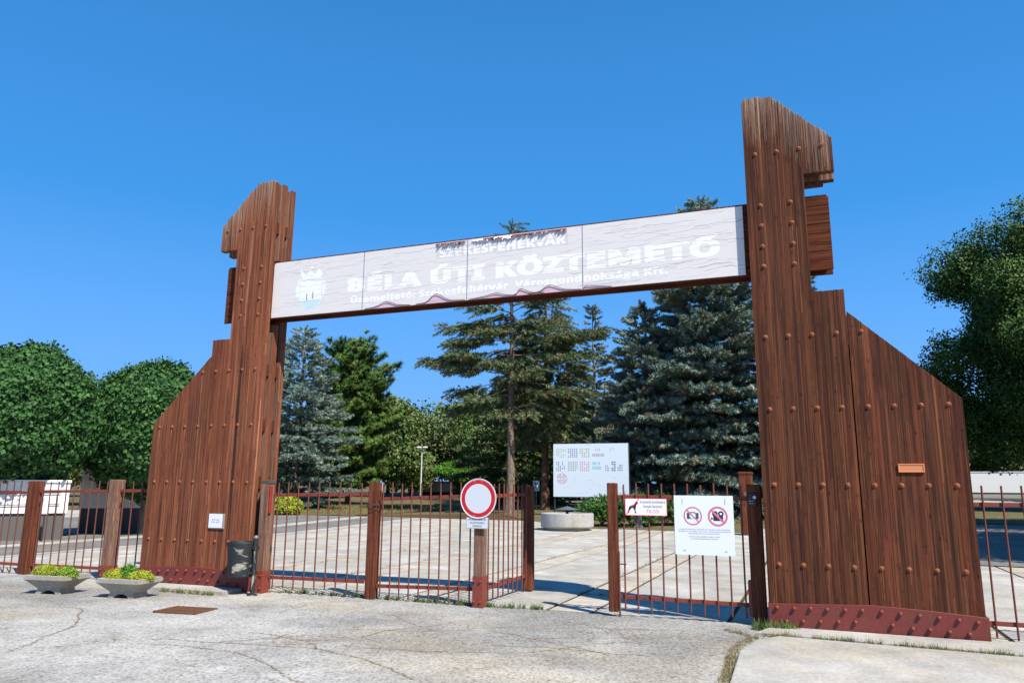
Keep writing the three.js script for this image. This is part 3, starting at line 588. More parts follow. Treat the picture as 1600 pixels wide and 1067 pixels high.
{
  // litter bin on its post
  const wear = noiseField(256, 256, 6, 6, 5, 881, .6), tex = canvasTex(pixels(256, 256, (i) => { const x = i % 256, y = i / 256 | 0, d = Math.hypot((x - 22) / 20, (y - 168) / 46), w = clamp((wear[i] + .12 - d * .2 - .33) * 12); return [lerp(30, 150, w), lerp(35, 146, w), lerp(38, 132, w)]; }));
  const skin = std({ map: tex, roughness: .6 }), t = thing('litter_bin', 'scuffed dark grey litter bin on a post before the reddish brown tower', 'bin', [-3.66, 0, .18]);
  const prof = [[.0, .27], [.185, .27], [.19, .28], [.205, .74], [.212, .75], [.212, .785], [.198, .785], [.198, .74], [.18, .3], [0, .3]].map(([x, y]) => new THREE.Vector2(x, y));
  const g = new THREE.LatheGeometry(prof, 28); { const uv = g.attributes.uv, p = g.attributes.position; for (let i = 0; i < uv.count; i++) uv.setY(i, (p.getY(i) - .27) / .52); } g.translate(-.13, 0, .06); part('basket', g, skin, t);
  part('post', cyl(.034, .034, .84, .11, .42, .05, 12), skin, t); part('post_knob', new THREE.SphereGeometry(.036, 12, 8).translate(.11, .85, .05), std({ color: srgb(120, 116, 118), roughness: .5 }), t);
  part('foot', cyl(.07, .08, .025, .11, .012, .05, 14), skin, t);
  part('band', box(.1, .05, .09, .1, .7, .05, .008), skin, t); part('band', box(.1, .04, .09, .1, .33, .05, .008), skin, t);
}
{
  // drain grate
  const t = thing('drain_grate', 'rusty iron drain grate set in the pale forecourt', 'drain', [-3.32, .006, 1.78], .12);
  const m = std({ map: rustPaint([112, 72, 48], [70, 48, 36], .5), roughness: .8 });
  part('pit_floor', box(.58, .01, .42, 0, -.002, 0), std({ color: srgb(122, 92, 70), roughness: 1 }), t);
  for (const [w, d, x, z] of [[.62, .04, 0, .21], [.62, .04, 0, -.21], [.04, .46, .3, 0], [.04, .46, -.3, 0]]) part('frame_bar', box(w, .02, d, x, .014, z, .003), m, t);
  for (let k = 0; k < 9; k++) part('bar', box(.022, .016, .39, -.25 + k * .0625, .016, 0, .003), m, t);
  part('bar', box(.55, .014, .024, 0, .0145, 0, .003), m, t);
}

// ---------------------------------------------------------------- foliage pieces
function triSoup(tris) { const g = new THREE.BufferGeometry(); g.setAttribute('position', new THREE.Float32BufferAttribute(tris, 3)); g.computeVertexNormals(); return g; }
function leafCluster(seed, n, spread, size, kind = 0) {   // n folded leaves round the origin, mostly facing +z
  const r = RNG(seed), out = [], q = new THREE.Quaternion(), e = new THREE.Euler();
  for (let k = 0; k < n; k++) {
    const c = V(range(r, -1, 1) * spread, range(r, -1, 1) * spread, range(r, -.6, .6) * spread); e.set(range(r, -.9, .5), range(r, -.9, .9), range(r, -3.14, 3.14)); q.setFromEuler(e);
    const s = size * range(r, .7, 1.2), w = kind ? .46 : .36, pts = [[0, 0, 0], [-w, .42, .1], [0, 1.02, -.06], [w, .42, .1]].map(([x, y, z]) => V(x * s, y * s, z * s).applyQuaternion(q).add(c));
    const push = (a, b, d) => out.push(pts[a].x, pts[a].y, pts[a].z, pts[b].x, pts[b].y, pts[b].z, pts[d].x, pts[d].y, pts[d].z); push(0, 2, 1); push(0, 3, 2);
  }
  return triSoup(out);
}
function sprig(seed, len, n, blade, width, lift) {   // a needle-clad twig along +z
  const r = RNG(seed), out = [];
  for (let k = 0; k < n; k++) {
    const t = (k + .5) / n, o = V(0, 0, t * len), a = k * 2.4 + r(), dir = V(Math.cos(a), Math.sin(a) * .75 + lift, range(r, .55, 1.1)).normalize(), L = blade * (1.15 - t * .55) * range(r, .8, 1.2);
    const side = V(0, 1, 0).cross(dir).normalize().applyAxisAngle(dir, r() * 3).multiplyScalar(width * .5), tip = o.clone().addScaledVector(dir, L), p = o.clone().add(side), s = o.clone().sub(side);
    out.push(p.x, p.y, p.z, tip.x, tip.y, tip.z, s.x, s.y, s.z);
  }
  return triSoup(out);
}
function tuft(seed, n, len, width) {   // a pine tuft: needles fanning out round +z
  const r = RNG(seed), out = [];
  for (let k = 0; k < n; k++) {
    const a = r() * 6.283, c = range(r, .05, 1), s = Math.sqrt(1 - c * c * .7), dir = V(Math.cos(a) * s, Math.sin(a) * s, c).normalize(), side = V(dir.y, -dir.x, .2).normalize().multiplyScalar(width / 2), o = V(0, 0, range(r, -.1, .1)), tip = o.clone().addScaledVector(dir, len * range(r, .7, 1.1));
    out.push(o.x + side.x, o.y + side.y, o.z + side.z, tip.x, tip.y, tip.z, o.x - side.x, o.y - side.y, o.z - side.z);
  }
  return triSoup(out);
}
const leafMat = (rough = .6) => std({ color: 0xffffff, roughness: rough });
const GEO = {
  spruce: sprig(1, .62, 34, .2, .055, .1), blue: sprig(2, .58, 44, .21, .06, .25), sparse: sprig(3, .8, 40, .24, .05, -.35), pine: tuft(4, 40, .32, .045),
  lime: leafCluster(5, 10, .3, .15), ball: leafCluster(6, 12, .16, .1, 1), far: leafCluster(7, 12, .55, .3), hedge: leafCluster(8, 9, .11, .09), juniper: sprig(9, .4, 20, .12, .04, .3), grass: null,
};
const needleMat = phys({ color: 0xffffff, roughness: .85, specularIntensity: .25 }), broadMat = phys({ color: 0xffffff, roughness: .6, specularIntensity: .5 });
const barkTex = (() => { const a = noiseField(512, 512, 24, 10, 4, 401, .7), b = noiseField(512, 512, 5, 4, 4, 402); return canvasTex(pixels(512, 512, (i) => { const v = 60 + a[i] * 110 + (b[i] - .5) * 70; return [v, v * .87, v * .76]; })); })();
const barkGrey = std({ map: barkTex, bumpMap: barkTex, bumpScale: .02, roughness: .95 }), barkBrown = std({ map: barkTex, bumpMap: barkTex, bumpScale: .02, roughness: .95, color: new THREE.Color(.82, .55, .42) });
const UP = V(0, 1, 0), ZAX = V(0, 0, 1), mtx = new THREE.Matrix4(), quat = new THREE.Quaternion(), tmpC = new THREE.Color();
class Cloud {   // gathers placed leaf pieces, then becomes one instanced crown
  constructor(geo, mat, colors, seed) { Object.assign(this, { geo, mat, colors, m: [], c: [], r: RNG(seed) }); }
  put(p, dir, scale, tone = 0) {
    quat.setFromUnitVectors(ZAX, dir.clone().normalize()); const roll = new THREE.Quaternion().setFromAxisAngle(ZAX, this.r() * 6.283); quat.multiply(roll);
    this.m.push(new THREE.Matrix4().compose(p.clone(), quat.clone(), V(scale, scale, scale)));
    const k = this.r(), a = this.colors[Math.floor(k * this.colors.length * .999)], v = range(this.r, .78, 1.22);
    this.c.push([a[0] * v, a[1] * v, a[2] * v]);
  }
  build(name, parent) {
    const o = new THREE.InstancedMesh(this.geo, this.mat, this.m.length);
    this.m.forEach((m, i) => { o.setMatrixAt(i, m); o.setColorAt(i, tmpC.setRGB(...this.c[i])); });
    o.name = name; o.userData.kind = 'stuff'; shadows(o); parent.add(o); return o;
  }
}
function trunkGeo(H, r0, r1, seed, lean = .1, segs = 9) {
  const r = RNG(seed), pts = []; for (let k = 0; k <= segs; k++) pts.push(V(range(r, -1, 1) * lean * .3, H * k / segs, range(r, -1, 1) * lean * .3));
  const list = []; for (let k = 0; k < segs; k++) { const a = lerp(r0, r1, k / segs) * (k === 0 ? 1.25 : 1), b = lerp(r0, r1, (k + 1) / segs); list.push(between(pts[k], pts[k + 1], a, b, 12)); }
  const g = merge(list); const uv = g.attributes.uv, p = g.attributes.position; for (let i = 0; i < uv.count; i++) uv.setXY(i, uv.getX(i) * 2, p.getY(i) * .7); return g;
}
// a conifer: whorls of boughs, each bough clad in sprigs
function conifer(name, label, o) {
  const t = thing(name, label, 'tree', [o.x, ground(o.z) - .05, o.z], 0, o.group), r = RNG(o.seed), H = o.H;
  const cloud = new Cloud(o.geo, needleMat, o.colors, o.seed + 1), limbs = [];
  part('trunk', trunkGeo(H * .98, o.trunk || H * .016, .03, o.seed + 2, .25), o.bark || barkGrey, t);
  const step = o.step || .42;
  for (let h = o.base; h < H; h += step * lerp(1, .55, h / H) * range(r, .8, 1.2)) {
    const f = (h - o.base) / (H - o.base), n = Math.max(3, Math.round((o.whorl || 7) * lerp(1, .6, f)));
    const a0 = r() * 6.283;
    for (let k = 0; k < n; k++) {
      if (r() < (o.gap || 0)) continue;
      const a = a0 + k / n * 6.283 + range(r, -.35, .35), lumps = 1 + .2 * Math.sin(a * 2 + o.seed) + .15 * Math.sin(h * 1.9 + a * 3);
      let L = o.R * o.profile(f) * lumps * (o.even ? range(r, .8, 1.05) : range(r, .6, 1.16)); if (o.oneSided) L *= 1 + o.oneSided * Math.cos(a - o.side);
      if (L < .12) L = .12;
      const ca = Math.cos(a), sa = Math.sin(a), rise = lerp(o.droop0, o.droop1, f) + range(r, -1, 1) * (o.wild || .1);
      const at = (s) => V(ca * L * s, h + L * (rise * s - (o.sag || .25) * s * s + (o.tip || .12) * s * s * s), sa * L * s);
      if (L > .8 && limbs.length < 420 && r() < (o.limbShow || .6)) { const q = [0, .3, .6, .88].map(at), w = .012 + L * .007; for (let i = 0; i < 3; i++) limbs.push(between(q[i], q[i + 1], w * (1 - i * .3), w * (.7 - i * .3), 5)); }
      const from = o.inner || .28, steps = Math.max(2, Math.round(L * (1 - from) / (o.gapAlong || .26)));
      for (let i = 0; i < steps; i++) {
        const s = from + (1 - from) * (i + r()) / steps, p = at(s), tang = at(Math.min(1, s + .05)).sub(at(s - .05)).normalize(), lat = V(-sa, 0, ca);
        const width = (o.fan || .34) * L * (1 - s * .75), m = Math.max(1, Math.round(width / .22));
        for (let j = 0; j < m; j++) {
          const q = range(r, -1, 1), off = q * width * .75, pp = p.clone().addScaledVector(lat, off).addScaledVector(UP, range(r, -.09, .1) - Math.abs(off) * .12);
          const dir = tang.clone().addScaledVector(lat, q * 1.1).addScaledVector(UP, (o.hang || 0) + range(r, -.15, .25)).normalize();
          cloud.put(pp, dir, range(r, .75, 1.25) * (o.scale || 1));
        }
      }
    }
  }
  for (let k = 0; k < 14; k++) cloud.put(V(0, H - k * .09, 0), V(range(r, -.5, .5), 1, range(r, -.5, .5)), (o.scale || 1) * lerp(.6, 1, k / 14));
  if (limbs.length) part('limbs', merge(limbs), o.bark || barkGrey, t);
  cloud.build('crown', t); return t;
}
// a broadleaf tree: lobes of leaf clusters
function broadleaf(name, label, o) {
  const t = thing(name, label, o.category || 'tree', [o.x, ground(o.z) - .05, o.z], 0, o.group), r = RNG(o.seed), cloud = new Cloud(o.geo, broadMat, o.colors, o.seed + 1);
  const bole = o.bole || o.H * .3, cen = V(0, (o.H + (o.bottom || bole)) / 2, 0), ry = (o.H - (o.bottom || bole)) / 2;
  if (o.trunk !== 0) {
    const list = [trunkGeo(bole, o.trunk || .22, (o.trunk || .22) * .7, o.seed + 3, .1, 4)];
    for (let k = 0; k < (o.limbs ?? 9); k++) { const a = k * 2.4, e = V(Math.cos(a) * o.R * .62, cen.y + ry * range(r, -.35, .6), Math.sin(a) * o.R * .62); list.push(between(V(0, bole * .95, 0), e, (o.trunk || .22) * .4, .02, 6)); }
    part('trunk', merge(list.map((g) => { g = g.index ? g.toNonIndexed() : g; return g; })), o.bark || barkGrey, t);
  }
  const lobes = [];
  for (let k = 0; k < (o.lobes || 26); k++) {
    const u = range(r, -1, 1), a = r() * 6.283, s = Math.sqrt(1 - u * u), d = range(r, o.lobeMin || .35, o.lobeMax || .8), rad = range(r, .26, .46) * (o.lobeSize || 1);
    lobes.push([V(Math.cos(a) * s * o.R * d, cen.y + u * ry * d, Math.sin(a) * s * o.R * d), rad]);
  }
  const per = Math.round(o.count / lobes.length);
  for (const [c, rad] of lobes) for (let k = 0; k < per; k++) {
    const u = range(r, -1, 1), a = r() * 6.283, s = Math.sqrt(1 - u * u), d = Math.pow(r(), .33) * (r() < .12 ? range(r, 1, 1.3) : 1), n = V(Math.cos(a) * s, u, Math.sin(a) * s);
    const p = V(c.x + n.x * rad * o.R * d, c.y + n.y * rad * Math.min(ry, o.R) * d * .85, c.z + n.z * rad * o.R * d);
    if (p.y < (o.cut || 0)) continue;
    const dir = n.clone().add(V(range(r, -.6, .6), range(r, -.5, .7), range(r, -.6, .6))); cloud.put(p, dir, range(r, .75, 1.25) * (o.scale || 1));
  }
  cloud.build('crown', t); return t;
}
// a clipped globe tree: overlapping leaves over an even, slightly lumpy ball
function globeTree(name, label, o) {
  const t = thing(name, label, 'tree', [o.x, 0, o.z], 0, o.group), r = RNG(o.seed), cloud = new Cloud(o.geo, broadMat, o.colors, o.seed + 1), cy = (o.H + o.bottom) / 2, ry = (o.H - o.bottom) / 2;
  part('trunk', trunkGeo(cy, .14, .1, o.seed + 4, .05, 4), barkGrey, t);
  const lump = (n) => 1 + .05 * Math.sin(n.x * 5 + o.seed) * Math.cos(n.y * 6) + .05 * Math.sin(n.z * 7 + n.x * 3 + 1) + .045 * Math.sin(n.y * 15 + n.z * 9 + n.x * 4) + .035 * Math.sin(n.x * 19 + n.y * 8) * Math.cos(n.z * 17 + 2);
  for (let k = 0; k < o.count; k++) {
    const u = range(r, -1, 1), a = r() * 6.283, s = Math.sqrt(1 - u * u), n = V(Math.cos(a) * s, u, Math.sin(a) * s), d = lump(n) * (r() < .66 ? range(r, .9, 1.01) : r() < .9 ? range(r, .55, .9) : range(r, 1, 1.05));
    const low = u < -.3 ? 1 + (u + .3) * .25 : 1;
    cloud.put(V(n.x * o.R * d * low, cy + u * ry * d, n.z * o.R * d * low), V(n.x, n.y * .5 - .35, n.z).add(V(range(r, -.5, .5), range(r, -.4, .6), range(r, -.5, .5))), range(r, .55, 1.5));
  }
  cloud.build('crown', t); return t;
}
const C = {   // leaf colours, linear
  blue: [[.21, .285, .24], [.26, .34, .285], [.15, .22, .18], [.29, .35, .28]], blueDark: [[.13, .2, .165], [.19, .26, .215], [.09, .15, .12], [.2, .22, .14], [.21, .17, .095]],
  olive: [[.12, .165, .07], [.17, .195, .09], [.085, .13, .058], [.21, .195, .1], [.11, .155, .08]], dark: [[.11, .165, .06], [.14, .19, .075], [.085, .135, .05]],
  pine: [[.085, .17, .035], [.12, .205, .045], [.065, .135, .028], [.16, .215, .06]], globe: [[.036, .105, .025], [.05, .13, .03], [.026, .08, .02]],
  lime: [[.045, .105, .016], [.07, .135, .022], [.03, .075, .012], [.12, .18, .035]], wood: [[.09, .16, .035], [.13, .18, .055], [.07, .13, .028], [.16, .17, .07]], yellow: [[.32, .36, .03], [.38, .38, .035], [.2, .29, .025]],
  fresh: [[.08, .22, .02], [.11, .27, .028], [.06, .16, .016]], juniper: [[.06, .15, .03], [.09, .2, .035], [.04, .1, .02]],
};

// ---------------------------------------------------------------- trees beyond the gate
const cone = (f) => Math.pow(1 - f, .85) * .95 + .05, full = (f) => (f < .25 ? lerp(.8, 1, f / .25) : Math.pow(1 - (f - .25) / .75, .75) + .04), columnar = (f) => Math.min(1, .55 + f * 1.6) * Math.pow(1 - f, .7) + .04;
conifer('spruce_tree', 'silvery blue spruce tree standing beside the reddish brown tower, next to the round pine', { x: -25.1, z: -29.1, H: 11.3, R: 3.3, base: .6, profile: full, geo: GEO.blue, colors: C.blue, seed: 101, droop0: .05, droop1: .5, sag: .35, tip: .22, whorl: 7, step: .58, fan: .46, gapAlong: .15, inner: .35 });
conifer('pine_tree', 'broad round-topped green pine tree between the blue spruce and the lamp post', { x: -25.3, z: -35.1, H: 11.4, R: 3.1, base: 1.2, profile: (f) => Math.sqrt(Math.max(0, 1 - Math.pow(f, 2.4))) * Math.min(1, .75 + f) + .05, geo: GEO.pine, colors: C.pine, seed: 102, droop0: .3, droop1: .8, sag: 0, tip: .2, whorl: 9, step: .52, hang: .8, fan: .5, gapAlong: .2, scale: 1.1, even: 1, bark: barkBrown });
conifer('spruce_tree', 'tall thin olive green spruce with a bare grey lower trunk behind the round sign', { x: -11.0, z: -29.3, H: 16.6, R: 4.6, base: 6.0, profile: (f) => (f < .35 ? lerp(.55, 1, f / .35) : Math.pow(1 - (f - .35) / .65, .9) + .03), geo: GEO.sparse, colors: C.olive, seed: 103, droop0: -.12, droop1: .35, sag: .22, tip: .2, whorl: 6, step: .56, gap: .26, fan: .42, gapAlong: .18, hang: -.5, trunk: .25, limbShow: .8, inner: .4, wild: .3 });
conifer('spruce_tree', 'dense olive spruce with reddish bare trunk beside the map board', { x: -10.3, z: -33.4, H: 14.2, R: 2.8, base: 4.3, profile: (f) => (f < .3 ? lerp(.8, 1, f / .3) : Math.pow(1 - (f - .3) / .7, .8) + .04), geo: GEO.sparse, colors: C.olive, seed: 104, droop0: -.2, droop1: .3, sag: .25, tip: .15, whorl: 6, step: .6, fan: .46, gapAlong: .18, hang: -.5, trunk: .26, inner: .35, bark: barkBrown });
conifer('spruce_tree', 'slender pointed blue-green spruce rising behind the map board', { x: -11.6, z: -49.5, H: 15.8, R: 3.3, base: 1, profile: (f) => cone(f) * (.85 + .3 * Math.abs(Math.sin(f * 17))), geo: GEO.blue, colors: [...C.blueDark, [.08, .12, .08]], seed: 105, droop0: 0, droop1: .4, sag: .3, tip: .25, whorl: 5, step: .7, fan: .44, gapAlong: .18, scale: 1.1 });
conifer('spruce_tree', 'large full blue spruce tree towering behind the photo ban sign', { x: -.6, z: -32.7, H: 17.6, R: 5.2, base: 1.5, profile: (f) => Math.pow(1 - f, .62) * .98 + .03, geo: GEO.blue, colors: [...C.blueDark, ...C.blue], seed: 106, droop0: -.1, droop1: .4, sag: .28, tip: .22, whorl: 8, step: .6, fan: .48, gapAlong: .15, inner: .32, scale: 1.15, trunk: .3 });
conifer('spruce_tree', 'shorter blue spruce with brown patches just right of the map board', { x: -3.9, z: -32.2, H: 11.6, R: 3.2, base: 1.6, profile: full, geo: GEO.blue, colors: [...C.blueDark, ...C.blue, [.16, .12, .07]], seed: 107, droop0: 0, droop1: .4, sag: .3, tip: .2, whorl: 8, step: .52, fan: .46, gapAlong: .16, scale: 1.1 });
conifer('spruce_tree', 'green spruce with two bare stems standing behind the dog sign', { x: -3.4, z: -40.5, H: 12.5, R: 3.6, base: 2.6, profile: full, geo: GEO.spruce, colors: C.dark, seed: 108, droop0: -.1, droop1: .3, sag: .25, whorl: 7, step: .5 });
conifer('spruce_tree', 'dense green spruce between the grey and the reddish bare trunks', { x: -14.5, z: -41, H: 11.5, R: 3.8, base: .4, profile: full, geo: GEO.spruce, colors: C.dark, seed: 109, droop0: -.1, droop1: .3, sag: .25, whorl: 8, step: .46, scale: 1.2 });
conifer('spruce_tree', 'low green spruce behind the open gate leaf and the umbrella tree', { x: -18.2, z: -52, H: 10, R: 3.6, base: .3, profile: full, geo: GEO.spruce, colors: C.dark, seed: 110, droop0: -.1, droop1: .3, sag: .25, whorl: 8, step: .5, scale: 1.2 });
conifer('spruce_tree', 'blue-green spruce hidden behind the shaft of the dark tower', { x: 4.2, z: -33, H: 13.5, R: 3.6, base: 1, profile: full, geo: GEO.blue, colors: C.blueDark, seed: 111, droop0: -.1, droop1: .4, sag: .28, tip: .2, whorl: 7, step: .5, scale: 1.15 });
globeTree('globe_tree', 'clipped dark green globe tree at the end of the white wall by its sign', { x: -18.75, z: -6.5, H: 5.75, bottom: 1.4, R: 2.3, geo: GEO.ball, colors: C.globe, seed: 201, count: 17000, group: 'globe trees along the white wall' });
globeTree('globe_tree', 'clipped dark green globe tree partly behind the reddish brown tower', { x: -17.0, z: -10.2, H: 5.65, bottom: 1.35, R: 2.2, geo: GEO.ball, colors: C.globe, seed: 202, count: 15000, group: 'globe trees along the white wall' });
globeTree('globe_tree', 'clipped dark green globe tree at the outer end of the white wall', { x: -23.6, z: -6.4, H: 6.3, bottom: 1.5, R: 2.5, geo: GEO.ball, colors: C.globe, seed: 203, count: 7000, group: 'globe trees along the white wall' });
broadleaf('lime_tree', 'large dark green lime tree beyond the fence by the dark tower', { x: 18.6, z: -44, H: 18.6, R: 7.4, bole: 3.2, bottom: 1.2, trunk: .38, geo: GEO.lime, colors: C.lime, seed: 301, count: 38000, lobes: 150, scale: 1.2, lobeSize: .66, lobeMin: .2, lobeMax: .9, cut: 2.2 });
broadleaf('lime_tree', 'lime tree beside the path, shading the asphalt behind the right fence', { x: 16.2, z: -14, H: 11, R: 5.6, bole: 3, bottom: 2.8, trunk: .3, geo: GEO.lime, colors: C.lime, seed: 302, count: 7000, lobes: 26, scale: 1.5 });
broadleaf('lime_tree', 'lime tree further along the path behind the right fence', { x: 19.2, z: -25, H: 11.5, R: 6, bole: 3, bottom: 2.8, trunk: .3, geo: GEO.lime, colors: C.lime, seed: 303, count: 7000, lobes: 26, scale: 1.5 });
broadleaf('umbrella_tree', 'small bright green umbrella-shaped tree beside the lamp post', { x: -22.9, z: -46.5, H: 3.15, R: 1.62, bole: 1.5, bottom: 1.55, trunk: .09, geo: GEO.lime, colors: C.fresh, seed: 304, count: 900, lobes: 14, scale: .75, limbs: 6 });
{
  // the wood behind, one tree at a time
  const r = RNG(640), list = [];
  for (const [px, d, H, R, kind] of [[-47, -44, 8, 4, 1], [-41, -38, 8.5, 4, 0], [-38, -62, 11, 5, 0], [-36, -47, 7.5, 3.6, 2], [-33, -58, 10, 4.4, 1], [-31.6, -54, 8.2, 3.4, 0], [-30, -66, 11.5, 4.6, 0], [-27.5, -60, 8.6, 3.6, 2], [-26, -70, 11, 4.4, 1], [-23.5, -57, 8.4, 3.8, 0], [-21, -68, 11.5, 4.8, 2], [-17, -60, 9.8, 4.2, 1], [-13, -66, 11, 4.4, 0],
    [-8.5, -64, 11, 4.2, 1], [-6, -58, 8.5, 3.4, 1], [-3, -90, 11, 5, 0], [2, -88, 12, 5.2, 1], [7, -90, 11, 5, 0], [8.5, -50, 10, 4.4, 1], [12, -92, 13, 6, 0], [13.5, -62, 10.5, 4.5, 1], [20, -96, 13, 6.5, 1], [23.5, -92, 9, 6, 0], [32, -93, 9, 6, 0], [15, -94, 9, 5.5, 1], [28, -98, 13, 6.5, 0], [29, -56, 13, 6.2, 0], [37, -94, 13, 6.5, 1], [-42.5, -45, 6.5, 4, 0], [-46, -52, 8, 4.6, 1], [-37, -36.5, 5, 3, 1], [-48, -46, 7, 4.4, 0], [-55, -52, 9.5, 5, 0], [-62, -40, 9, 5, 1], [-52, -30, 7.5, 4, 0], [-44, -26, 6.6, 3.4, 2]]) list.push([px, d, H, R, kind]);
  const words = ['leafy green', 'mid green', 'yellowish green'], where = (x, z) => (x < -40 ? 'behind the globe trees and the white wall' : x < -29 ? 'at the edge of the wood behind the round pine' : x < -19 ? 'in the wood behind the lamp post and umbrella tree' : x < -5 ? 'in the wood behind the bare trunks and map board' : x < 10 ? 'beyond the far road behind the blue spruces' : z > -70 ? 'on the lawn near the big lime tree' : 'behind the long white wall across the road');
  list.forEach(([x, z, H, R, k], i) => broadleaf('woodland_tree', `${words[k]} tree ${where(x, z)}`, { x, z, H: H * 1.02, R, bole: H * .22, bottom: .3, trunk: .2, geo: GEO.far, scale: 1, colors: k === 1 ? C.dark : k === 2 ? [...C.wood, [.12, .15, .05]] : C.wood, seed: 700 + i, count: 2300, lobes: 26, lobeSize: 1.1, group: `${words[k]} trees ${where(x, z)}`, limbs: 5 }));
}

// ---------------------------------------------------------------- shrubs, planters and weeds
function shrub(name, label, x, z, rx, ry, rz, o) {
  const t = thing(name, label, 'shrub', [x, ground(z), z], 0, o.group), r = RNG(o.seed), cloud = new Cloud(o.geo, broadMat, o.colors, o.seed + 1), stems = [];
  for (let k = 0; k < 10; k++) { const a = k * .63; stems.push(between(V(0, 0, 0), V(Math.cos(a) * rx * .6, ry * range(r, .8, 1.3), Math.sin(a) * rz * .6), .015, .006, 5)); }
  part('stem', merge(stems), barkGrey, t);
  for (let k = 0; k < o.count; k++) { const u = range(r, -.35, 1), a = r() * 6.283, s = Math.sqrt(1 - u * u), d = Math.pow(r(), .3) * (1 + .12 * Math.sin(a * 3 + o.seed) + .1 * Math.sin(u * 7 + a * 5)), n = V(Math.cos(a) * s, u, Math.sin(a) * s); cloud.put(V(n.x * rx * d, ry * .45 + n.y * ry * .55 * d, n.z * rz * d), n.add(V(range(r, -.5, .5), range(r, 0, .8), range(r, -.5, .5))), range(r, .7, 1.3) * (o.scale || 1)); }
  cloud.build('foliage', t); return t;
}
shrub('golden_shrub', 'bright yellow rounded shrub seen through the gate rods by the reddish brown tower', -21.5, -23.7, .8, .92, .7, { geo: GEO.hedge, colors: C.yellow, seed: 811, count: 1500, scale: 1.3 });
for (const [x, z, rx, ry, rz, sd] of [[-3.7, -21.2, .8, .85, .6, 821], [-2.5, -21.3, .95, .95, .7, 822], [-1.3, -22.6, .9, .9, .7, 823], [-.2, -23.2, .8, .75, .7, 824]]) shrub('juniper_shrub', 'low spreading green juniper in the row behind the dog sign', x, z, rx, ry, rz, { geo: GEO.juniper, colors: C.juniper, seed: sd, count: 700, group: 'junipers beside the concrete ring' });
for (const [x, z, rx, sd] of [[-17.2, -52, 1.6, 831], [-14.2, -52.4, 1.6, 832], [-11.4, -52, 1.6, 833]]) shrub('clipped_hedge', 'low bright green hedge across the far road behind the bare trunks', x, z, rx, 1.1, .7, { geo: GEO.hedge, colors: C.fresh, seed: sd, count: 900, scale: 2, group: 'hedge across the far road' });
